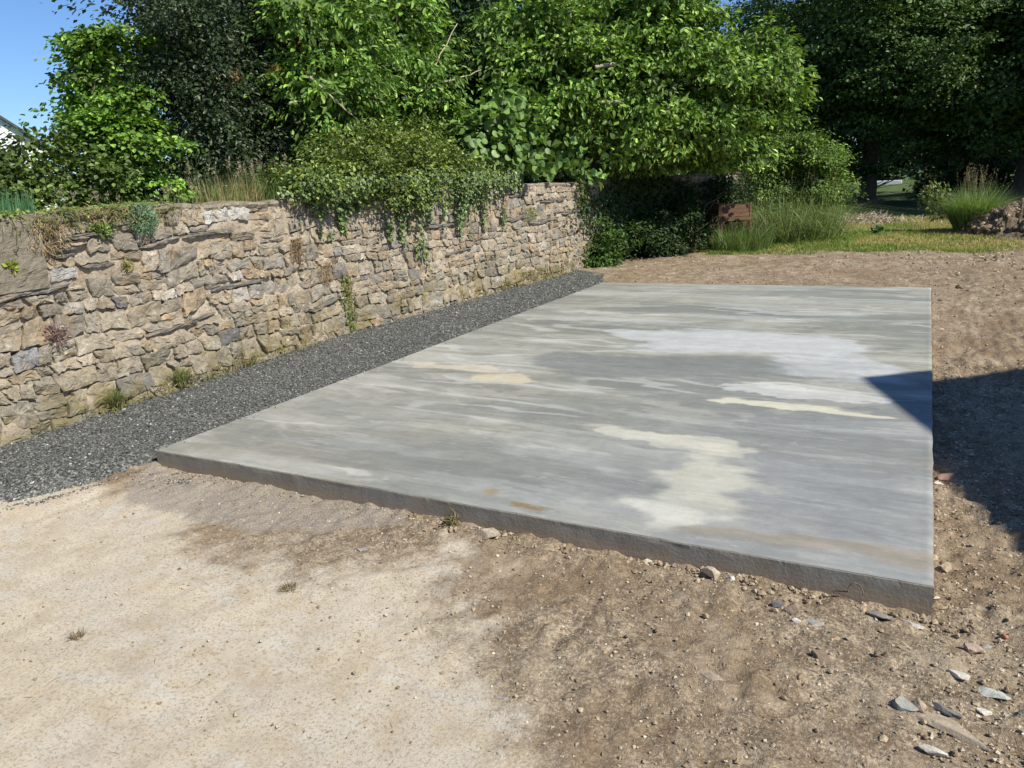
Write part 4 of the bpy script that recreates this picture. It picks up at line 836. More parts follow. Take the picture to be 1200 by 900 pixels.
# ------------------------------------------------------------------ ivy bushes past the wall
bush('ivy_bush', 'leafy green bush at the far end of the sunlit wall', 'bush', [(-.72, 10.35, .35, .34, .45, .38), (-.62, 10.6, .6, .26, .35, .3)], (-.8, 10.6, .1), nclump=142, per=39, L=.06, Wd=.035, cols=[(.10, .18, .035), (.06, .12, .025)], mat=L_SOFT, seed=121, clump_r=.09, zmin=.1)
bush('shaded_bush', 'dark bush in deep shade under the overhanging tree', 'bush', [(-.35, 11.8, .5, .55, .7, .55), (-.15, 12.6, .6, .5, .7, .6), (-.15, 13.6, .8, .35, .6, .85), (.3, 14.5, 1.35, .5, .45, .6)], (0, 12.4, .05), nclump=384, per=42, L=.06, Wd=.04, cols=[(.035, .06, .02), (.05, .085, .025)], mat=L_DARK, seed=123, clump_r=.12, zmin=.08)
bush('elder_bush', 'fine leaved light green bush right of the overhanging tree', 'bush', [(1.55, 16.2, 1.5, .95, .9, .95), (1.9, 15.8, 2.1, .65, .6, .55), (2.25, 15.9, 1.2, .6, .6, .85), (1.0, 15.8, 2.0, .7, .6, .7)], (1.6, 16.2, .05), nclump=620, per=39, L=.07, Wd=.032, cols=[(.17, .26, .055), (.11, .19, .04), (.23, .32, .08)], mat=L_SOFT, seed=125, clump_r=.13, zmin=.3)
grass_clump('tall_grass', 'grey green tall meadow grass around the wooden planter', 'grass', (1.45, 15.1, .04), 1.2, 4200, 1.35, .012, [(.20, .28, .10), (.28, .35, .16), (.13, .19, .06), (.36, .38, .20)], 127, 1.5, squash=1.1, head=40, dirs=np.array([.0, -.15, 0]))
grass_clump('tall_grass', 'low grass in front of the wooden planter', 'grass', (1.1, 13.15, .04), .62, 1500, .65, .012, GR + [(.22, .27, .13)], 128, .6, head=20, squash=.9)
grass_clump('ornamental_grass', 'big upright tussock of grass with feathery plumes beside the soil heap', 'grass tussock', (5.35, 16.6, .03), .30, 3000, 1.2, .013, [(.15, .25, .08), (.22, .32, .12), (.28, .34, .16)], 129, .95, head=45)
spray('mixed_weeds', 'tangle of broad green weeds in the tall grass behind the wooden planter', 'weeds', (1.35, 14.6, .55), 1500, .55, .09, .03, [(.13, .19, .06), (.20, .27, .10), (.09, .14, .04)], 134, flatx=1.0, zs=.8)
spray('bramble', 'bramble with pale young leaves leaning on the left of the grass tussock', 'bush', (4.35, 16.7, .85), 420, .42, .085, .055, [(.18, .24, .07), (.30, .28, .13), (.12, .18, .05)], 131, flatx=.8)
spray('dock_plant', 'dark red brown dock plant at the edge of the tall grass', 'plant', (2.35, 15.4, .45), 420, .28, .07, .022, [(.16, .06, .05), (.10, .07, .04), (.22, .1, .07)], 132, flatx=.9)
spray('young_burdock', 'small dark green broad leaved plant in the middle of the grass strip', 'plant', (3.45, 16.3, .16), 60, .15, .14, .08, [(.07, .16, .04), (.05, .12, .03)], 133, flatx=.8)
# grass strip
G = Geo(); rr = np.random.default_rng(141); n = 60000; x = rr.uniform(.6, 6.6, n); y = 12.2 + 11 * rr.random(n) ** 1.3
hz = sm(12.1, 12.8, y + .35 * fbm(x * 1.1, y * 1.1, 0, 3, 71) - .1 * (x - 3)) * (1 - sm(5.3, 6.3, x + .3 * fbm(x, y, 0, 2, 72)) * (1 - sm(18, 20, y))); k = rr.random(n) < hz; x, y = x[k], y[k]; n = len(x)
dry = sm(-.15, .35, fbm(x * .8, y * .5, 0, 4, 143) + .22 * (y - 15.6) * .5 + .25 * sm(4, 5.5, x))
d_ = (rr.random(n) < dry * .9)
for sel, cols, H in ((~d_, [(.20, .28, .065), (.27, .34, .09), (.15, .21, .05)], .11), (d_, [(.50, .42, .20), (.42, .36, .16), (.34, .32, .12)], .10)):
    P = np.stack([x[sel], y[sel], zground(x[sel], y[sel]) - .01], 1); blades(G, P, H, .012, cols, rr, .9)
tag(G.obj('grass', L_GRASS), 'short green and straw coloured grass beyond the bare soil', 'grass', kind='stuff')
# pile of dry clippings at the back of the grass
rr = np.random.default_rng(145); G = Geo(); n = 2600; x = rr.normal(2.9, .75, n); y = rr.normal(21.5, .6, n); z = .30 * np.exp(-((x - 2.9) / .9) ** 2 - ((y - 21.5) / .8) ** 2) * rr.random(n) + .02
a = rr.random(n) * pi; L = rr.uniform(.1, .35, n); D_ = np.stack([np.cos(a), np.sin(a), rr.normal(size=n) * .3], 1); leaf_geo(G, np.stack([x, y, z], 1), rr.normal(size=(n, 3)), D_, L, .022, pal(n, [(.50, .42, .30), (.36, .29, .2), (.40, .29, .2)]), 1)
tag(G.obj('brush_pile', BARK), 'low heap of dry clippings between the grass strip and the shaded trees', 'brush pile', kind='stuff')

# ------------------------------------------------------------------ wooden planter
m = M('weathered_wood'); c = m.mix(1.0, m.attr(), m.ramp(m.noise(1.0, 5, .7, vec=m.map((30, 30, 90))), [(.3, .55), (.7, 1.4)]), 'MULTIPLY'); m.bsdf(c, .75, m.bump(m.noise(60, 4), .003), .25); WOOD = m.m
pl = empty('wooden_planter', 'weathered brown board planter on a post leg half hidden by tall grass', 'planter', (.62, 13.7, .03))
def panel(p00, p10, p11, p01, nb, name='board', col=(.15, .082, .048)):
    p00, p10, p11, p01 = [np.array(q, float) for q in (p00, p10, p11, p01)]
    nn = nrm(np.cross(p10 - p00, p01 - p00)) * .011
    for b in range(nb):
        t0, t1 = (b + .02) / nb, (b + .98) / nb; j = rr.normal() * .003
        a, b_2, c_, d2 = lerp(p00, p01, t0), lerp(p10, p11, t0), lerp(p10, p11, t1), lerp(p00, p01, t1)
        V = np.array([a - nn, b_2 - nn, c_ - nn, d2 - nn, a + nn, b_2 + nn, c_ + nn, d2 + nn]) + nn * j * 90
        G = Geo(); G.add(V, np.array([[3, 2, 1, 0], [4, 5, 6, 7], [0, 1, 5, 4], [1, 2, 6, 5], [2, 3, 7, 6], [3, 0, 4, 7]]), np.array(col) * rr.uniform(.75, 1.3)); o = G.obj(name, WOOD); fixn(o.data); adopt(o, pl)
panel((.07, 13.95, .60), (.54, 13.45, .66), (.60, 13.5, 1.05), (.26, 13.95, 1.09), 4)
panel((.64, 13.45, .70), (1.16, 13.62, .72), (1.10, 13.68, 1.04), (.64, 13.5, 1.05), 4)
panel((.07, 13.97, .60), (.62, 14.25, .6), (.68, 14.2, 1.05), (.26, 13.97, 1.09), 3)
panel((1.16, 13.64, .70), (.66, 14.25, .62), (.68, 14.2, 1.04), (1.10, 13.7, 1.04), 3)
for (x_, y_) in ((.59, 13.47), (1.13, 13.68), (.64, 14.26)):
    G = Geo(); box(G, (x_, y_, .53), (.075, .075, 1.06), col=(.19, .11, .065)); o = G.obj('leg', WOOD); fixn(o.data); adopt(o, pl)
G = Geo(); box(G, (.36, 13.68, .585), (.60, .05, .05), rot=[[cos(-.81), -sin(-.81), 0], [sin(-.81), cos(-.81), 0], [0, 0, 1]], col=(.26, .14, .07)); o = G.obj('bottom_rail', WOOD); fixn(o.data); adopt(o, pl)

# ------------------------------------------------------------------ soil heap and boulders
ph = (1 + 5 ** .5) / 2; ICO = nrm(np.array([[-1, ph, 0], [1, ph, 0], [-1, -ph, 0], [1, -ph, 0], [0, -1, ph], [0, 1, ph], [0, -1, -ph], [0, 1, -ph], [ph, 0, -1], [ph, 0, 1], [-ph, 0, -1], [-ph, 0, 1]]))
ICF = np.array([[0, 11, 5], [0, 5, 1], [0, 1, 7], [0, 7, 10], [0, 10, 11], [1, 5, 9], [5, 11, 4], [11, 10, 2], [10, 7, 6], [7, 1, 8], [3, 9, 4], [3, 4, 2], [3, 2, 6], [3, 6, 8], [3, 8, 9], [4, 9, 5], [2, 4, 11], [6, 2, 10], [8, 6, 7], [9, 8, 1]])
def rock(name, label, cat, loc, size, col, seed, ang=0, group=None, sub=3, sharp=.25, mat=None, tilt=0):
    import bmesh
    bm = bmesh.new(); bmesh.ops.create_icosphere(bm, subdivisions=sub, radius=1); me = bpy.data.meshes.new(name)
    V = np.array([v.co[:] for v in bm.verts]); rr = np.random.default_rng(seed)
    for _ in range(15):       # fracture planes
        nvec = nrm(rr.normal(size=3)); dd = rr.uniform(.38, .85); e = V @ nvec - dd; V = V - np.where(e > 0, e, 0)[:, None] * nvec
    V *= (1 + sharp * .35 * fbm(V[:, 0] * 2 + seed, V[:, 1] * 2, V[:, 2] * 2, 3, seed))[:, None]
    V = V * np.array(size) / 2 * 1.25; t = tilt; V = V @ np.array([[cos(t), 0, -sin(t)], [0, 1, 0], [sin(t), 0, cos(t)]]).T; a = ang; V = V @ np.array([[cos(a), -sin(a), 0], [sin(a), cos(a), 0], [0, 0, 1]]).T
    for v, c in zip(bm.verts, V): v.co = c
    bm.to_mesh(me); bm.free(); at = me.attributes.new('col', 'FLOAT_COLOR', 'POINT')
    cc = np.array(col) * (1 + .12 * fbm(V[:, 0] * 40, V[:, 1] * 40, V[:, 2] * 40, 3, seed))[:, None]; at.data.foreach_set('color', np.c_[cc, np.ones(len(cc))].astype(np.float32).ravel())
    me.materials.append(mat or ROCK); o = bpy.data.objects.new(name, me); S.collection.objects.link(o); o.location = loc
    return tag(o, label, cat, group)
m = M('loose_rock'); m.bsdf(m.mix(1.0, m.attr(), m.ramp(m.noise(45, 5, .7), [(.3, .72), (.7, 1.25)]), 'MULTIPLY'), .85, m.bump(m.noise(90, 5, .7), .005, .8), .25); ROCK = m.m
m = M('heap_soil'); c = m.mix(m.ramp(m.noise(5, 6, .75), [(.35, 0), (.62, 1)]), (.14, .10, .07), (.36, .28, .19)); c = m.mix(m.ramp(m.noise(30, 5, .7), [(.38, .7), (.5, 0)]), c, (.05, .035, .025)); m.bsdf(c, .95, m.bump(m.noise(25, 6, .8), .06, 1), .1)
n1 = 150; a = np.linspace(-1.15, 1.15, n1); A_, B_ = np.meshgrid(a, a, indexing='ij'); u, v = A_.ravel(), B_.ravel(); cxm, cym, rm = 7.0, 16.2, 1.95
q = np.hypot(u, v) + .10 * fbm(u * 2, v * 2, 0, 3, 151); x, y = cxm + u * rm, cym + v * rm; z = 0.98 * np.clip(1 - q, 0, 1) ** 1.05 * (1 + .0 * u)
z = z + sm(0, .15, z) * (np.abs(fbm(x * 2.6, y * 2.6, 0, 4, 153)) * .34 - .06 + .16 * np.abs(fbm(x * 7, y * 7, 0, 3, 155))) - .06 * (z <= 0.001) ; idx = np.arange(n1 * n1).reshape(n1, n1)
F = np.stack([idx[:-1, :-1], idx[1:, :-1], idx[1:, 1:], idx[:-1, 1:]], -1).reshape(-1, 4); G = Geo(); G.add(np.stack([x, y, z + zground(x, y) * (z > 0.001)], 1), F)
tag(G.obj('soil_heap', m.m), 'heap of dug dark brown soil at the right edge behind the bare earth', 'soil heap')
rr = np.random.default_rng(157); n = 5000; a = rr.random(n) * 2 * pi; q = rr.random(n) ** .5 * .95; x, y = cxm + q * rm * np.cos(a), cym + q * rm * np.sin(a)
qq = np.hypot(x - cxm, y - cym) / rm; qq = qq + .10 * fbm((x - cxm) / rm * 2, (y - cym) / rm * 2, 0, 3, 151); z = 0.98 * np.clip(1 - qq, 0, 1) ** 1.05 + np.abs(fbm(x * 2.6, y * 2.6, 0, 4, 153)) * .34 - .02
sz_ = .012 + .075 * rr.random(n) ** 2.6; G = Geo(); V = ICO[None] * rr.uniform(.65, 1.25, (n, 12, 1)) * rr.uniform(.6, 1.25, (n, 1, 3)) * sz_[:, None, None] + np.stack([x, y, z + zground(x, y)], 1)[:, None]
G.add(V.reshape(-1, 3), (np.arange(n)[:, None, None] * 12 + ICF[None]).reshape(-1, 3), np.repeat(pal(n, [(.22, .155, .095), (.34, .255, .16), (.13, .09, .055)], .2, rr), 12, axis=0)); tag(G.obj('heap_clods', PEB), 'clods of earth lying over the soil heap', 'soil', kind='stuff')
rock('boulder', 'round pale boulder at the foot of the soil heap', 'stone', (5.62, 14.75, .12), (.24, .22, .24), (.46, .39, .28), 201, group='boulders by the soil heap')
rock('boulder', 'low tan boulder left of the round pale one by the soil heap', 'stone', (5.3, 14.55, .07), (.30, .24, .18), (.42, .35, .25), 202, group='boulders by the soil heap')
rock('boulder', 'white stone by the right frame edge under the soil heap', 'stone', (5.92, 14.5, .10), (.13, .13, .13), (.66, .62, .54), 203, group='boulders by the soil heap')

# ------------------------------------------------------------------ loose stones round the slab
ST_ = [  # label, x, y, size(x,y,z), colour, angle, lift, tilt
    ('rounded grey green stone casting a shadow at the lower right', 4.45, -.62, (.095, .075, .05), (.27, .29, .26), .3, .02, 0),
    ('small white rectangular chip lying against the slab near face', 3.395, -.02, (.07, .03, .028), (.74, .71, .64), -.15, .035, 0),
    ('long white sliver just below the near right slab corner', 4.48, -.10, (.125, .030, .016), (.70, .65, .55), -.45, .022, .1),
    ('curved grey slab fragment below the near right slab corner', 4.335, -.075, (.17, .075, .028), (.25, .235, .215), -.4, .025, .15),
    ('small flat white chip at right above the grey green flake', 4.62, -.375, (.075, .032, .018), (.68, .64, .53), -.3, .03, .1),
    ('pale grey green double flake at right', 4.70, -.445, (.11, .045, .02), (.52, .54, .48), -.3, .032, .1),
    ('tiny white stone below the pale grey green flake', 4.685, -.55, (.04, .03, .025), (.72, .67, .58), 0, .025, 0),
    ('dark slate wedge behind the long flat tan stone', 4.585, -.60, (.11, .04, .035), (.13, .13, .13), -.5, .03, .1),
    ('long flat tan stone at the lower right', 4.60, -.68, (.27, .065, .026), (.42, .34, .24), -.5, .028, .05),
    ('low white stone at the bottom right edge', 4.545, -.81, (.08, .035, .022), (.62, .59, .5), -.2, .02, 0),
    ('small orange pebble in front of the slab corner', 4.225, -.32, (.035, .026, .026), (.50, .33, .15), 0, .025, 0),
    ('tiny brick red pebble at the right', 4.775, -.06, (.025, .022, .018), (.48, .17, .10), 0, .04, 0),
    ('broken pinkish brick piece at the slab right edge', 4.615, 1.50, (.10, .07, .05), (.46, .25, .18), .6, .05, .2),
    ('white chip beside the broken brick piece', 4.575, 1.40, (.05, .04, .035), (.68, .62, .54), .6, .05, 0),
    ('lumpy cream mortar chunk at the slab near face', 3.70, -.065, (.085, .06, .06), (.47, .39, .30), .2, .06, 0),
    ('brown earth covered stone in front of the slab left of the curved fragment', 4.045, -.175, (.075, .055, .055), (.25, .18, .12), .2, .04, 0),
    ('dark blue grey chip beside the brown earth covered stone', 3.985, -.165, (.05, .03, .03), (.10, .11, .13), .4, .04, 0),
    ('white crumb stuck to a grey flake in front of the slab', 4.07, -.245, (.045, .03, .025), (.66, .62, .55), .2, .03, 0),
    ('flat light grey flake in front of the slab', 4.13, -.22, (.09, .055, .014), (.40, .38, .34), -.3, .03, .1),
    ('tan stone standing at the slab right edge', 4.60, .42, (.055, .05, .06), (.45, .35, .23), 0, .06, 0),
    ('grey tan earth clod against the slab near face', 2.57, -.075, (.12, .08, .07), (.40, .34, .26), .1, .05, 0),
    ('dark stone cut by the right frame edge', 4.80, -.52, (.05, .05, .045), (.14, .14, .14), 0, .03, 0),
    ('flat brown slab like stone in the lower middle right', 3.86, -.73, (.12, .06, .022), (.37, .30, .22), -.25, .02, .06),
    ('small white stone beside the cream mortar chunk', 3.78, -.07, (.035, .03, .03), (.72, .68, .6), 0, .05, 0),
    ('rusty tan stone right of the rounded grey green stone', 4.505, -.60, (.055, .05, .04), (.42, .31, .21), 0, .025, 0),
    ('flat tan stone in the dirt beyond the slab corner', 4.73, 1.16, (.06, .06, .03), (.40, .33, .25), .2, .05, 0),
    ('small pinkish stone at right above the flat white chip', 4.665, -.20, (.06, .045, .04), (.45, .32, .24), 0, .04, 0),
    ('dark brown clod with a pale side below the grey flake', 4.18, -.455, (.06, .045, .05), (.22, .15, .10), 0, .03, 0),
    ('grey chip above the pinkish stone at right', 4.71, -.165, (.055, .03, .02), (.36, .36, .33), .3, .04, .1),
    ('dusty purple grey flake in the pale ground left of centre', 2.05, -.42, (.06, .04, .014), (.33, .31, .32), .3, .006, 0),
    ('small grey flake in the pale ground at the bottom middle', 3.22, -1.12, (.03, .02, .012), (.26, .27, .29), .2, .006, 0)]
for k, (lab, x_, y_, sz, col, an, lift, tl) in enumerate(ST_):
    rock('loose_stone', lab, 'stone', (x_, y_, float(zground(x_, y_)) + lift * .30 + .003), sz, tuple(np.array(col) * .72 + np.array((.40, .33, .24)) * .22), 220 + k, an, 'loose stones on the bare ground', tilt=tl)
# wire loop at the slab face
G = Geo(); t = np.linspace(-.2, pi + .1, 14); p = np.stack([4.262 + .028 * np.cos(t), -.03 + 0 * t, .075 + .04 * np.sin(t)], 1); p = np.concatenate([[[4.17, -.035, .065]], p[::-1]]); tube(G, p, np.full(len(p), .0028), 5, (.16, .12, .09)); tag(G.obj('wire_loop', BARK, smooth=True), 'rusty wire loop sticking out of the soil at the slab near face', 'wire')

# ------------------------------------------------------------------ crumbs, twigs and straw (uncountable)
rr = np.random.default_rng(301); n = 95000; x = rr.uniform(-.3, 6.2, n); y = -2.2 + 6.5 * rr.random(n) ** 1.5
bw = brown_w(x, y); out = ~((x > -.03) & (x < SX + .012) & (y > -.012) & (y < SY + .02)) & ((x > 0) | (y < gfront(x)))
pr = (bw ** 1.5 * .95 + .15) * (.55 + .5 * (x > SX)); k = out & (rr.random(n) < pr); x, y = x[k], y[k]; n = len(x)
s = .0022 + .009 * rr.random(n) ** 5 + .006 * rr.random(n) ** 2 * (x > SX) 
cc = pal(n, [(.40, .32, .21), (.22, .155, .09), (.31, .24, .155), (.48, .41, .30)], .15, rr)
cl = np.abs(fbm(x * 9, y * 9, 0, 3, 31)) * .030 + fbm(x * 28, y * 28, 0, 2, 33) * .010 + np.maximum(fbm(x * 4.3, y * 4.3, 0, 3, 35), 0) * .02
zz_ = zground(x, y) + cl * brown_w(x, y) * (.75 + .5 * sm(4.5, 4.7, x) * sm(-.3, .1, y)) * .9
G = Geo(); pebbles(G, np.stack([x, y, zz_ + s * .3], 1), s, cc, rr)
def lumps(x, y, smin, smax, pw, cols=((.40, .325, .215), (.27, .20, .125), (.35, .28, .185), (.20, .145, .09))):
    k = ~((x > -.03) & (x < SX + .01) & (y > -.008) & (y < SY + .03)) & (x > wallx(y) + .15) & ((x > 0) | (y < gfront(x)) | (y > 9)); x, y = x[k], y[k]; n = len(x); s = smin + (smax - smin) * rr.random(n) ** pw
    V = ICO[None] * rr.uniform(.7, 1.2, (n, 12, 1)) * rr.uniform(.65, 1.2, (n, 1, 3)) * np.array([1, 1, .75]) * s[:, None, None] + np.stack([x, y, zground(x, y) + .010 + s * .15], 1)[:, None]
    G.add(V.reshape(-1, 3), (np.arange(n)[:, None, None] * 12 + ICF[None]).reshape(-1, 3), np.repeat(pal(n, list(cols), .12, rr), 12, axis=0))
lumps(rr.uniform(2.0, 4.7, 420), -np.abs(rr.normal(size=420)) * .06 - .01, .004, .018, 2.6)
lumps(rr.uniform(.2, 4.5, 500), -np.abs(rr.normal(size=500)) * .04 - .01, .003, .010, 2)
lumps(rr.uniform(4.55, 6.6, 1500), rr.uniform(-1.2, 9, 1500), .004, .026, 4.5)
lumps(rr.uniform(3.4, 5.4, 420), rr.uniform(-1.2, 0, 420), .004, .015, 3)
lumps(rr.normal(5.8, 1.3, 900), rr.normal(12, 1.6, 900), .008, .05, 3.5)
lumps(rr.uniform(-.3, 7.5, 700), rr.uniform(8.15, 13.2, 700), .006, .030, 4)

n = 6000; x = rr.uniform(-.2, 8, n); y = rr.uniform(8.2, 13.4, n); k = x > wallx(y) + .3; x, y = x[k], y[k]; n = len(x); s = .004 + .018 * rr.random(n) ** 4
pebbles(G, np.stack([x, y, zground(x, y) + np.abs(fbm(x * 3, y * 3, 0, 4, 51)) * .035 + s * .2], 1), s, pal(n, [(.36, .27, .18), (.22, .15, .10), (.44, .36, .26)], .15, rr), rr)
tag(G.obj('soil_crumbs', PEB), 'loose brown soil crumbs and grit scattered over the bare ground', 'soil', kind='stuff')
n = 12000; x = rr.uniform(-.5, 5.6, n); y = -2.2 + 5.5 * rr.random(n) ** 1.4; bw = brown_w(x, y)
tw = np.exp(-((x - 1.75) / .22) ** 2 - ((y + .68) / .25) ** 2)
k = ~((x > -.03) & (x < SX + .01) & (y > -.01)) & ((x > 0) | (y < gfront(x) - .03)) & (rr.random(n) < .16 + .75 * bw + tw * 2)
x, y = x[k], y[k]; x = np.r_[x, rr.normal(1.9, .14, 70)]; y = np.r_[y, rr.normal(-.72, .12, 70)]; n = len(x)
zz_ = zground(x, y) + .006 + .012 * brown_w(x, y)
a = rr.random(n) * 2 * pi; D_ = np.stack([np.cos(a), np.sin(a), rr.normal(size=n) * .12], 1); L = .010 + .05 * rr.random(n) ** 2.5; G = Geo()
leaf_geo(G, np.stack([x, y, zz_], 1), rr.normal(size=(n, 3)) * .3 + np.array([0, 0, 1]), D_, L, .0014, pal(n, [(.55, .45, .29), (.42, .32, .2), (.30, .22, .15), (.19, .14, .1)], .1, rr), 2, .05)
tag(G.obj('straw_and_twigs', BARK), 'dry straw, rootlets and twig bits strewn over the pale and brown earth', 'litter', kind='stuff')
for k, (x_, y_, lab) in enumerate([(1.98, -.86, 'small brown tuft of dead grass on the pale ground left of centre'), (1.42, -1.50, 'tiny dry root tuft on the pale ground at the lower left')]):
    grass_clump('dead_tuft', lab, 'dead grass', (x_, y_, float(zground(x_, y_))), .035 - .012 * k, 90 - 30 * k, .04, .003, [(.34, .26, .16), (.22, .16, .10)], 310 + k, 1.3)
spray('sprouting_weed', 'small green brown moss tuft against the slab near face', 'plant', (2.33, -.045, .07), 120, .055, .018, .006, [(.16, .15, .05), (.25, .2, .09)], 315)

# ------------------------------------------------------------------ far trees
FT = [('broad dark oak whose trunk stands left of the grass tussock', (2.15, 33.3, 0), [(2.0, 32, 6.2, 4.2, 4, 4.6), (-.6, 30.5, 4.0, 2.2, 2.4, 2.6), (4.8, 31, 4.3, 2.6, 2.6, 2.5), (-.5, 33, 2.6, 2.6, 2, 1.6), (5.0, 32.5, 2.2, 2.3, 1.5, 1.2)], (3.2, .38), 401),
      ('tall dark tree at the right edge with its trunk above the soil heap', (7.6, 33.0, 0), [(8.2, 32.5, 6.5, 4.4, 4.0, 4.8), (6.2, 29.8, 3.5, 2.0, 2.0, 1.5), (11, 30, 4.2, 3, 3, 2.6)], (3.0, .36), 402),
      ('dark tree in the gap between the bright bush and the oak', (-2.5, 36.5, 0), [(-2.5, 36, 5.6, 3.4, 3.5, 4.8)], (2.5, .3), 403),
      ('tall tree showing above the oak in the background', (5.5, 41, 0), [(5.5, 41, 8.0, 5.0, 4.5, 6.0)], (4, .4), 404),
      ('large unseen tree added beyond the right frame edge to shade the ground', (12.0, 26.5, 0), [(12.0, 26.5, 6.5, 4.6, 5, 4.5), (9.6, 24.5, 4.5, 2, 2, 2)], (3.5, .4), 406),  # unseen tree, added so its crown shades the ground under the far trees
      ('dark tree beyond the right frame edge', (14.5, 38, 0), [(14.5, 38, 7, 5, 5, 6)], (3.5, .4), 405)]
for lab, base, ells, tr, sd2 in FT:
    tree('oak_tree', lab, ells, base, tr, .13, 'dark trees beyond the grass', nclump=950 if sd2 < 403 else 450, per=56, L=.15, Wd=.10, cols=[(.065, .115, .026), (.11, .175, .04), (.08, .14, .03)], mat=L_DARK, seed=sd2, clump_r=.36, quads=1, flat=.4, shell=.8, gap=-.6, core=1.2, bough=1.15, ntips=16, zmin=1.3)
bush('undergrowth', 'dark undergrowth behind the oak trunk closing the view under the trees', 'bush', [(-3, 44, 1.2, 3.5, 1.5, 1.9), (6.2, 43, 1.2, 2.3, 1.6, 1.7), (10.5, 42, 1.5, 3, 1.6, 1.9), (3.0, 46, 3.1, 3, 1.5, 1.3), (6.3, 35.5, .8, 2.0, 1, 1.1), (4.6, 38, .5, 1.2, 1, .7)], (1, 44, -.05), nclump=558, per=42, L=.17, Wd=.11, cols=[(.035, .065, .02), (.05, .09, .03)], mat=L_DARK, seed=413, bough=.8, core=1.5, clump_r=.3, quads=1, zmin=0)
bush('undergrowth', 'shaded undergrowth at the foot of the far trees left of the lit gap', 'bush', [(.4, 29.5, 1.1, 1.6, 1.2, 1.2), (-1.4, 28, 1.2, 1.6, 1.4, 1.3)], (-.5, 28.5, -.05), nclump=260, per=42, L=.13, Wd=.08, cols=[(.04, .075, .02), (.06, .10, .03)], mat=L_DARK, seed=411, clump_r=.25, quads=1, zmin=0)
# distant belt of woodland
rr = np.random.default_rng(421)
o, C, D = crown('distant_woodland', None, [(x_, 84 + rr.uniform(-6, 6), rr.uniform(3.5, 5), rr.uniform(6, 8), 5, rr.uniform(5, 8)) for x_ in range(-70, 60, 8)], nclump=1612, per=36, bough=3, L=.7, Wd=.5, cols=[(.035, .065, .02), (.05, .09, .03)], mat=L_DARK, seed=423, clump_r=.8, quads=1, shell=.8, zmin=0)
tag(o, 'distant belt of dark woodland closing the view', 'woodland', kind='stuff')
# pale low wall glimpsed far away under the oak
G = Geo(); m = M('white_paint'); m.bsdf(m.mix(m.ramp(m.noise(3, 4), [(.4, 0), (.6, 1)]), (.74, .73, .70), (.82, .81, .79)), .7, None, .3); WHITE = m.m
box(G, (1.75, 62, .22), (1.9, .3, .3), bev=.02); o = G.obj('low_white_wall', WHITE); fixn(o.data); tag(o, 'low white wall glimpsed far off beneath the oak', 'wall')

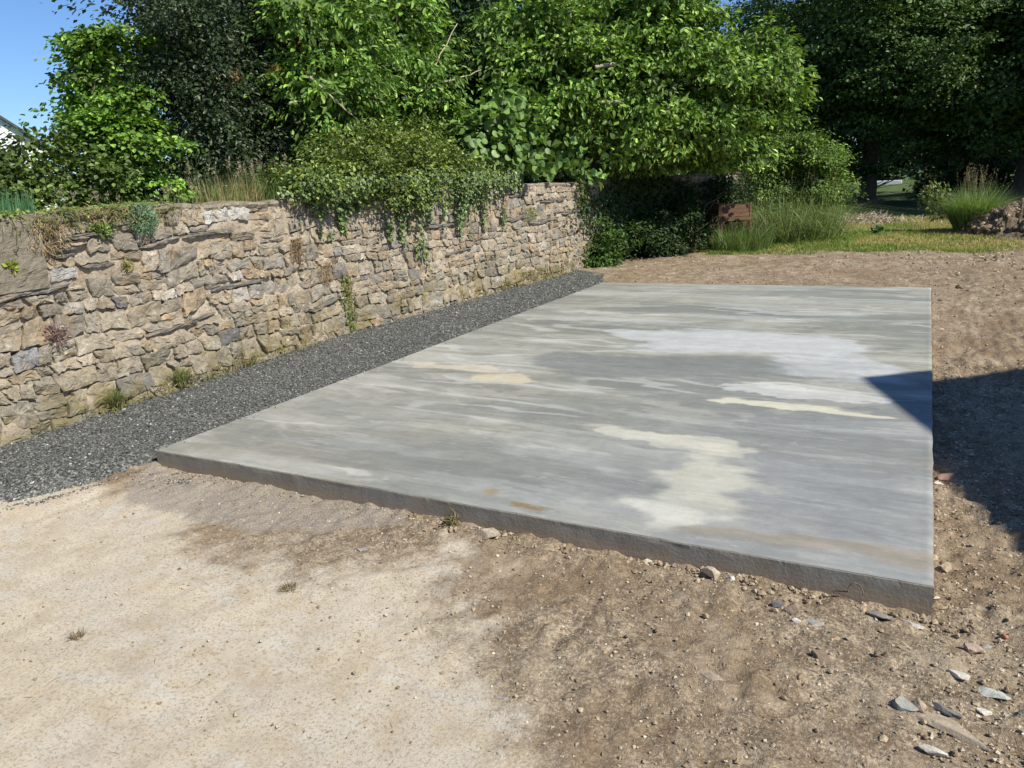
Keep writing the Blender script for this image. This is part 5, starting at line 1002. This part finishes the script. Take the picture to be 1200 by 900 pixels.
# ------------------------------------------------------------------ houses
m = M('roof_slate'); c = m.mix(m.ramp(m.vor(3, out='Color'), [(.2, 0), (.8, 1)]), (.05, .052, .06), (.10, .10, .11)); m.bsdf(c, .6, m.bump(m.noise(8, 4), .02), .4); SLATE = m.m
def house(name, label, apex, u, half, rise, wallh, length, ex=.35):
    """gable apex point, u = unit vector across the gable, ridge runs along n away from the gable"""
    ax, ay, az = apex; u = np.array([u[0], u[1], 0.]); u /= np.linalg.norm(u); nv = np.array([u[1], -u[0], 0.])
    t = empty(name, label, 'house', (ax, ay, 0)); Z1 = np.array([0, 0, 1.]); A = np.array([ax, ay, 0.])
    P = lambda a, d, z: A + u * a + nv * d + Z1 * z
    h2 = az - rise; th = .16; hi = half - ex; zi = az - rise * hi / half - th * 1.1; za = az - th * 1.1
    prof = [(-hi, -1.2), (hi, -1.2), (hi, zi), (0, za), (-hi, zi)]
    V = [P(a, .3, z) for a, z in prof] + [P(a, length, z) for a, z in prof]
    G = Geo(); i = np.arange(5); G.add(V, [np.array([[0, 1, 2, 3, 4]]), np.array([[9, 8, 7, 6, 5]]), np.stack([i, i + 5, (i + 1) % 5 + 5, (i + 1) % 5], 1)]); o = G.obj('wall', WHITE); fixn(o.data); adopt(o, t)
    for s in (-1, 1):
        G = Geo(); q = [(0, az), (s * half, az - rise), (s * half, az - rise - th), (0, az - th)]; V = [P(a, 0, z) for a, z in q] + [P(a, length + .3, z) for a, z in q]; i = np.arange(4)
        G.add(V, [np.array([[0, 1, 2, 3], [7, 6, 5, 4]]), np.stack([i, i + 4, (i + 1) % 4 + 4, (i + 1) % 4], 1)]); o = G.obj('roof_slope', SLATE); fixn(o.data); adopt(o, t)
    for a, z, w_, h_, nm in ((-1.7, 1.1, 1.0, 1.1, 'window'), (1.6, 1.1, 1.0, 1.1, 'window'), (0, 3.4, .8, .9, 'window'), (0.1, -.02, .95, 2.05, 'door')):
        if z + h_ > az - rise * abs(a) / half - .5: continue
        rot = np.stack([u, nv, Z1], 1); G = Geo(); box(G, P(a, .285, z + h_ / 2), (w_, .07, h_), rot, (.12, .14, .13)); fr = G.obj(nm, WOOD if nm == 'door' else GLASS); fixn(fr.data); adopt(fr, t)
        for q, (dx, dz, sx_, sz_) in enumerate(((-w_ / 2 - .03, h_ / 2, .06, h_ + .12), (w_ / 2 + .03, h_ / 2, .06, h_ + .12), (0, -.03, w_, .06), (0, h_ + .03, w_, .06))):
            G = Geo(); box(G, P(a + dx, .275, z + dz), (sx_, .10, sz_), rot); fm = G.obj('frame', WHITE); fixn(fm.data); adopt(fm, t)
    return t
m = M('window_glass'); m.bsdf((.03, .035, .04), .08, None, .6); GLASS = m.m
# the neighbouring house whose gable throws the pointed shadow on the slab (outside the frame)
tip = np.array([4.05, 3.18, .15]); az = 5.6; k_ = (az - tip[2]) / sd[2]; ap = tip + np.array(sd) * k_
house('neighbour_house', 'white gabled house standing right of the slab outside the view', (ap[0], ap[1], az), (.30, .954), 3.9, 2.95, 0, 9)
house('white_house', 'white house gable with dark roof edge just visible at the far left', (-41.4, 19.8, 9.0), (-.47, -.88), 5.0, 4.0, 0, 10)
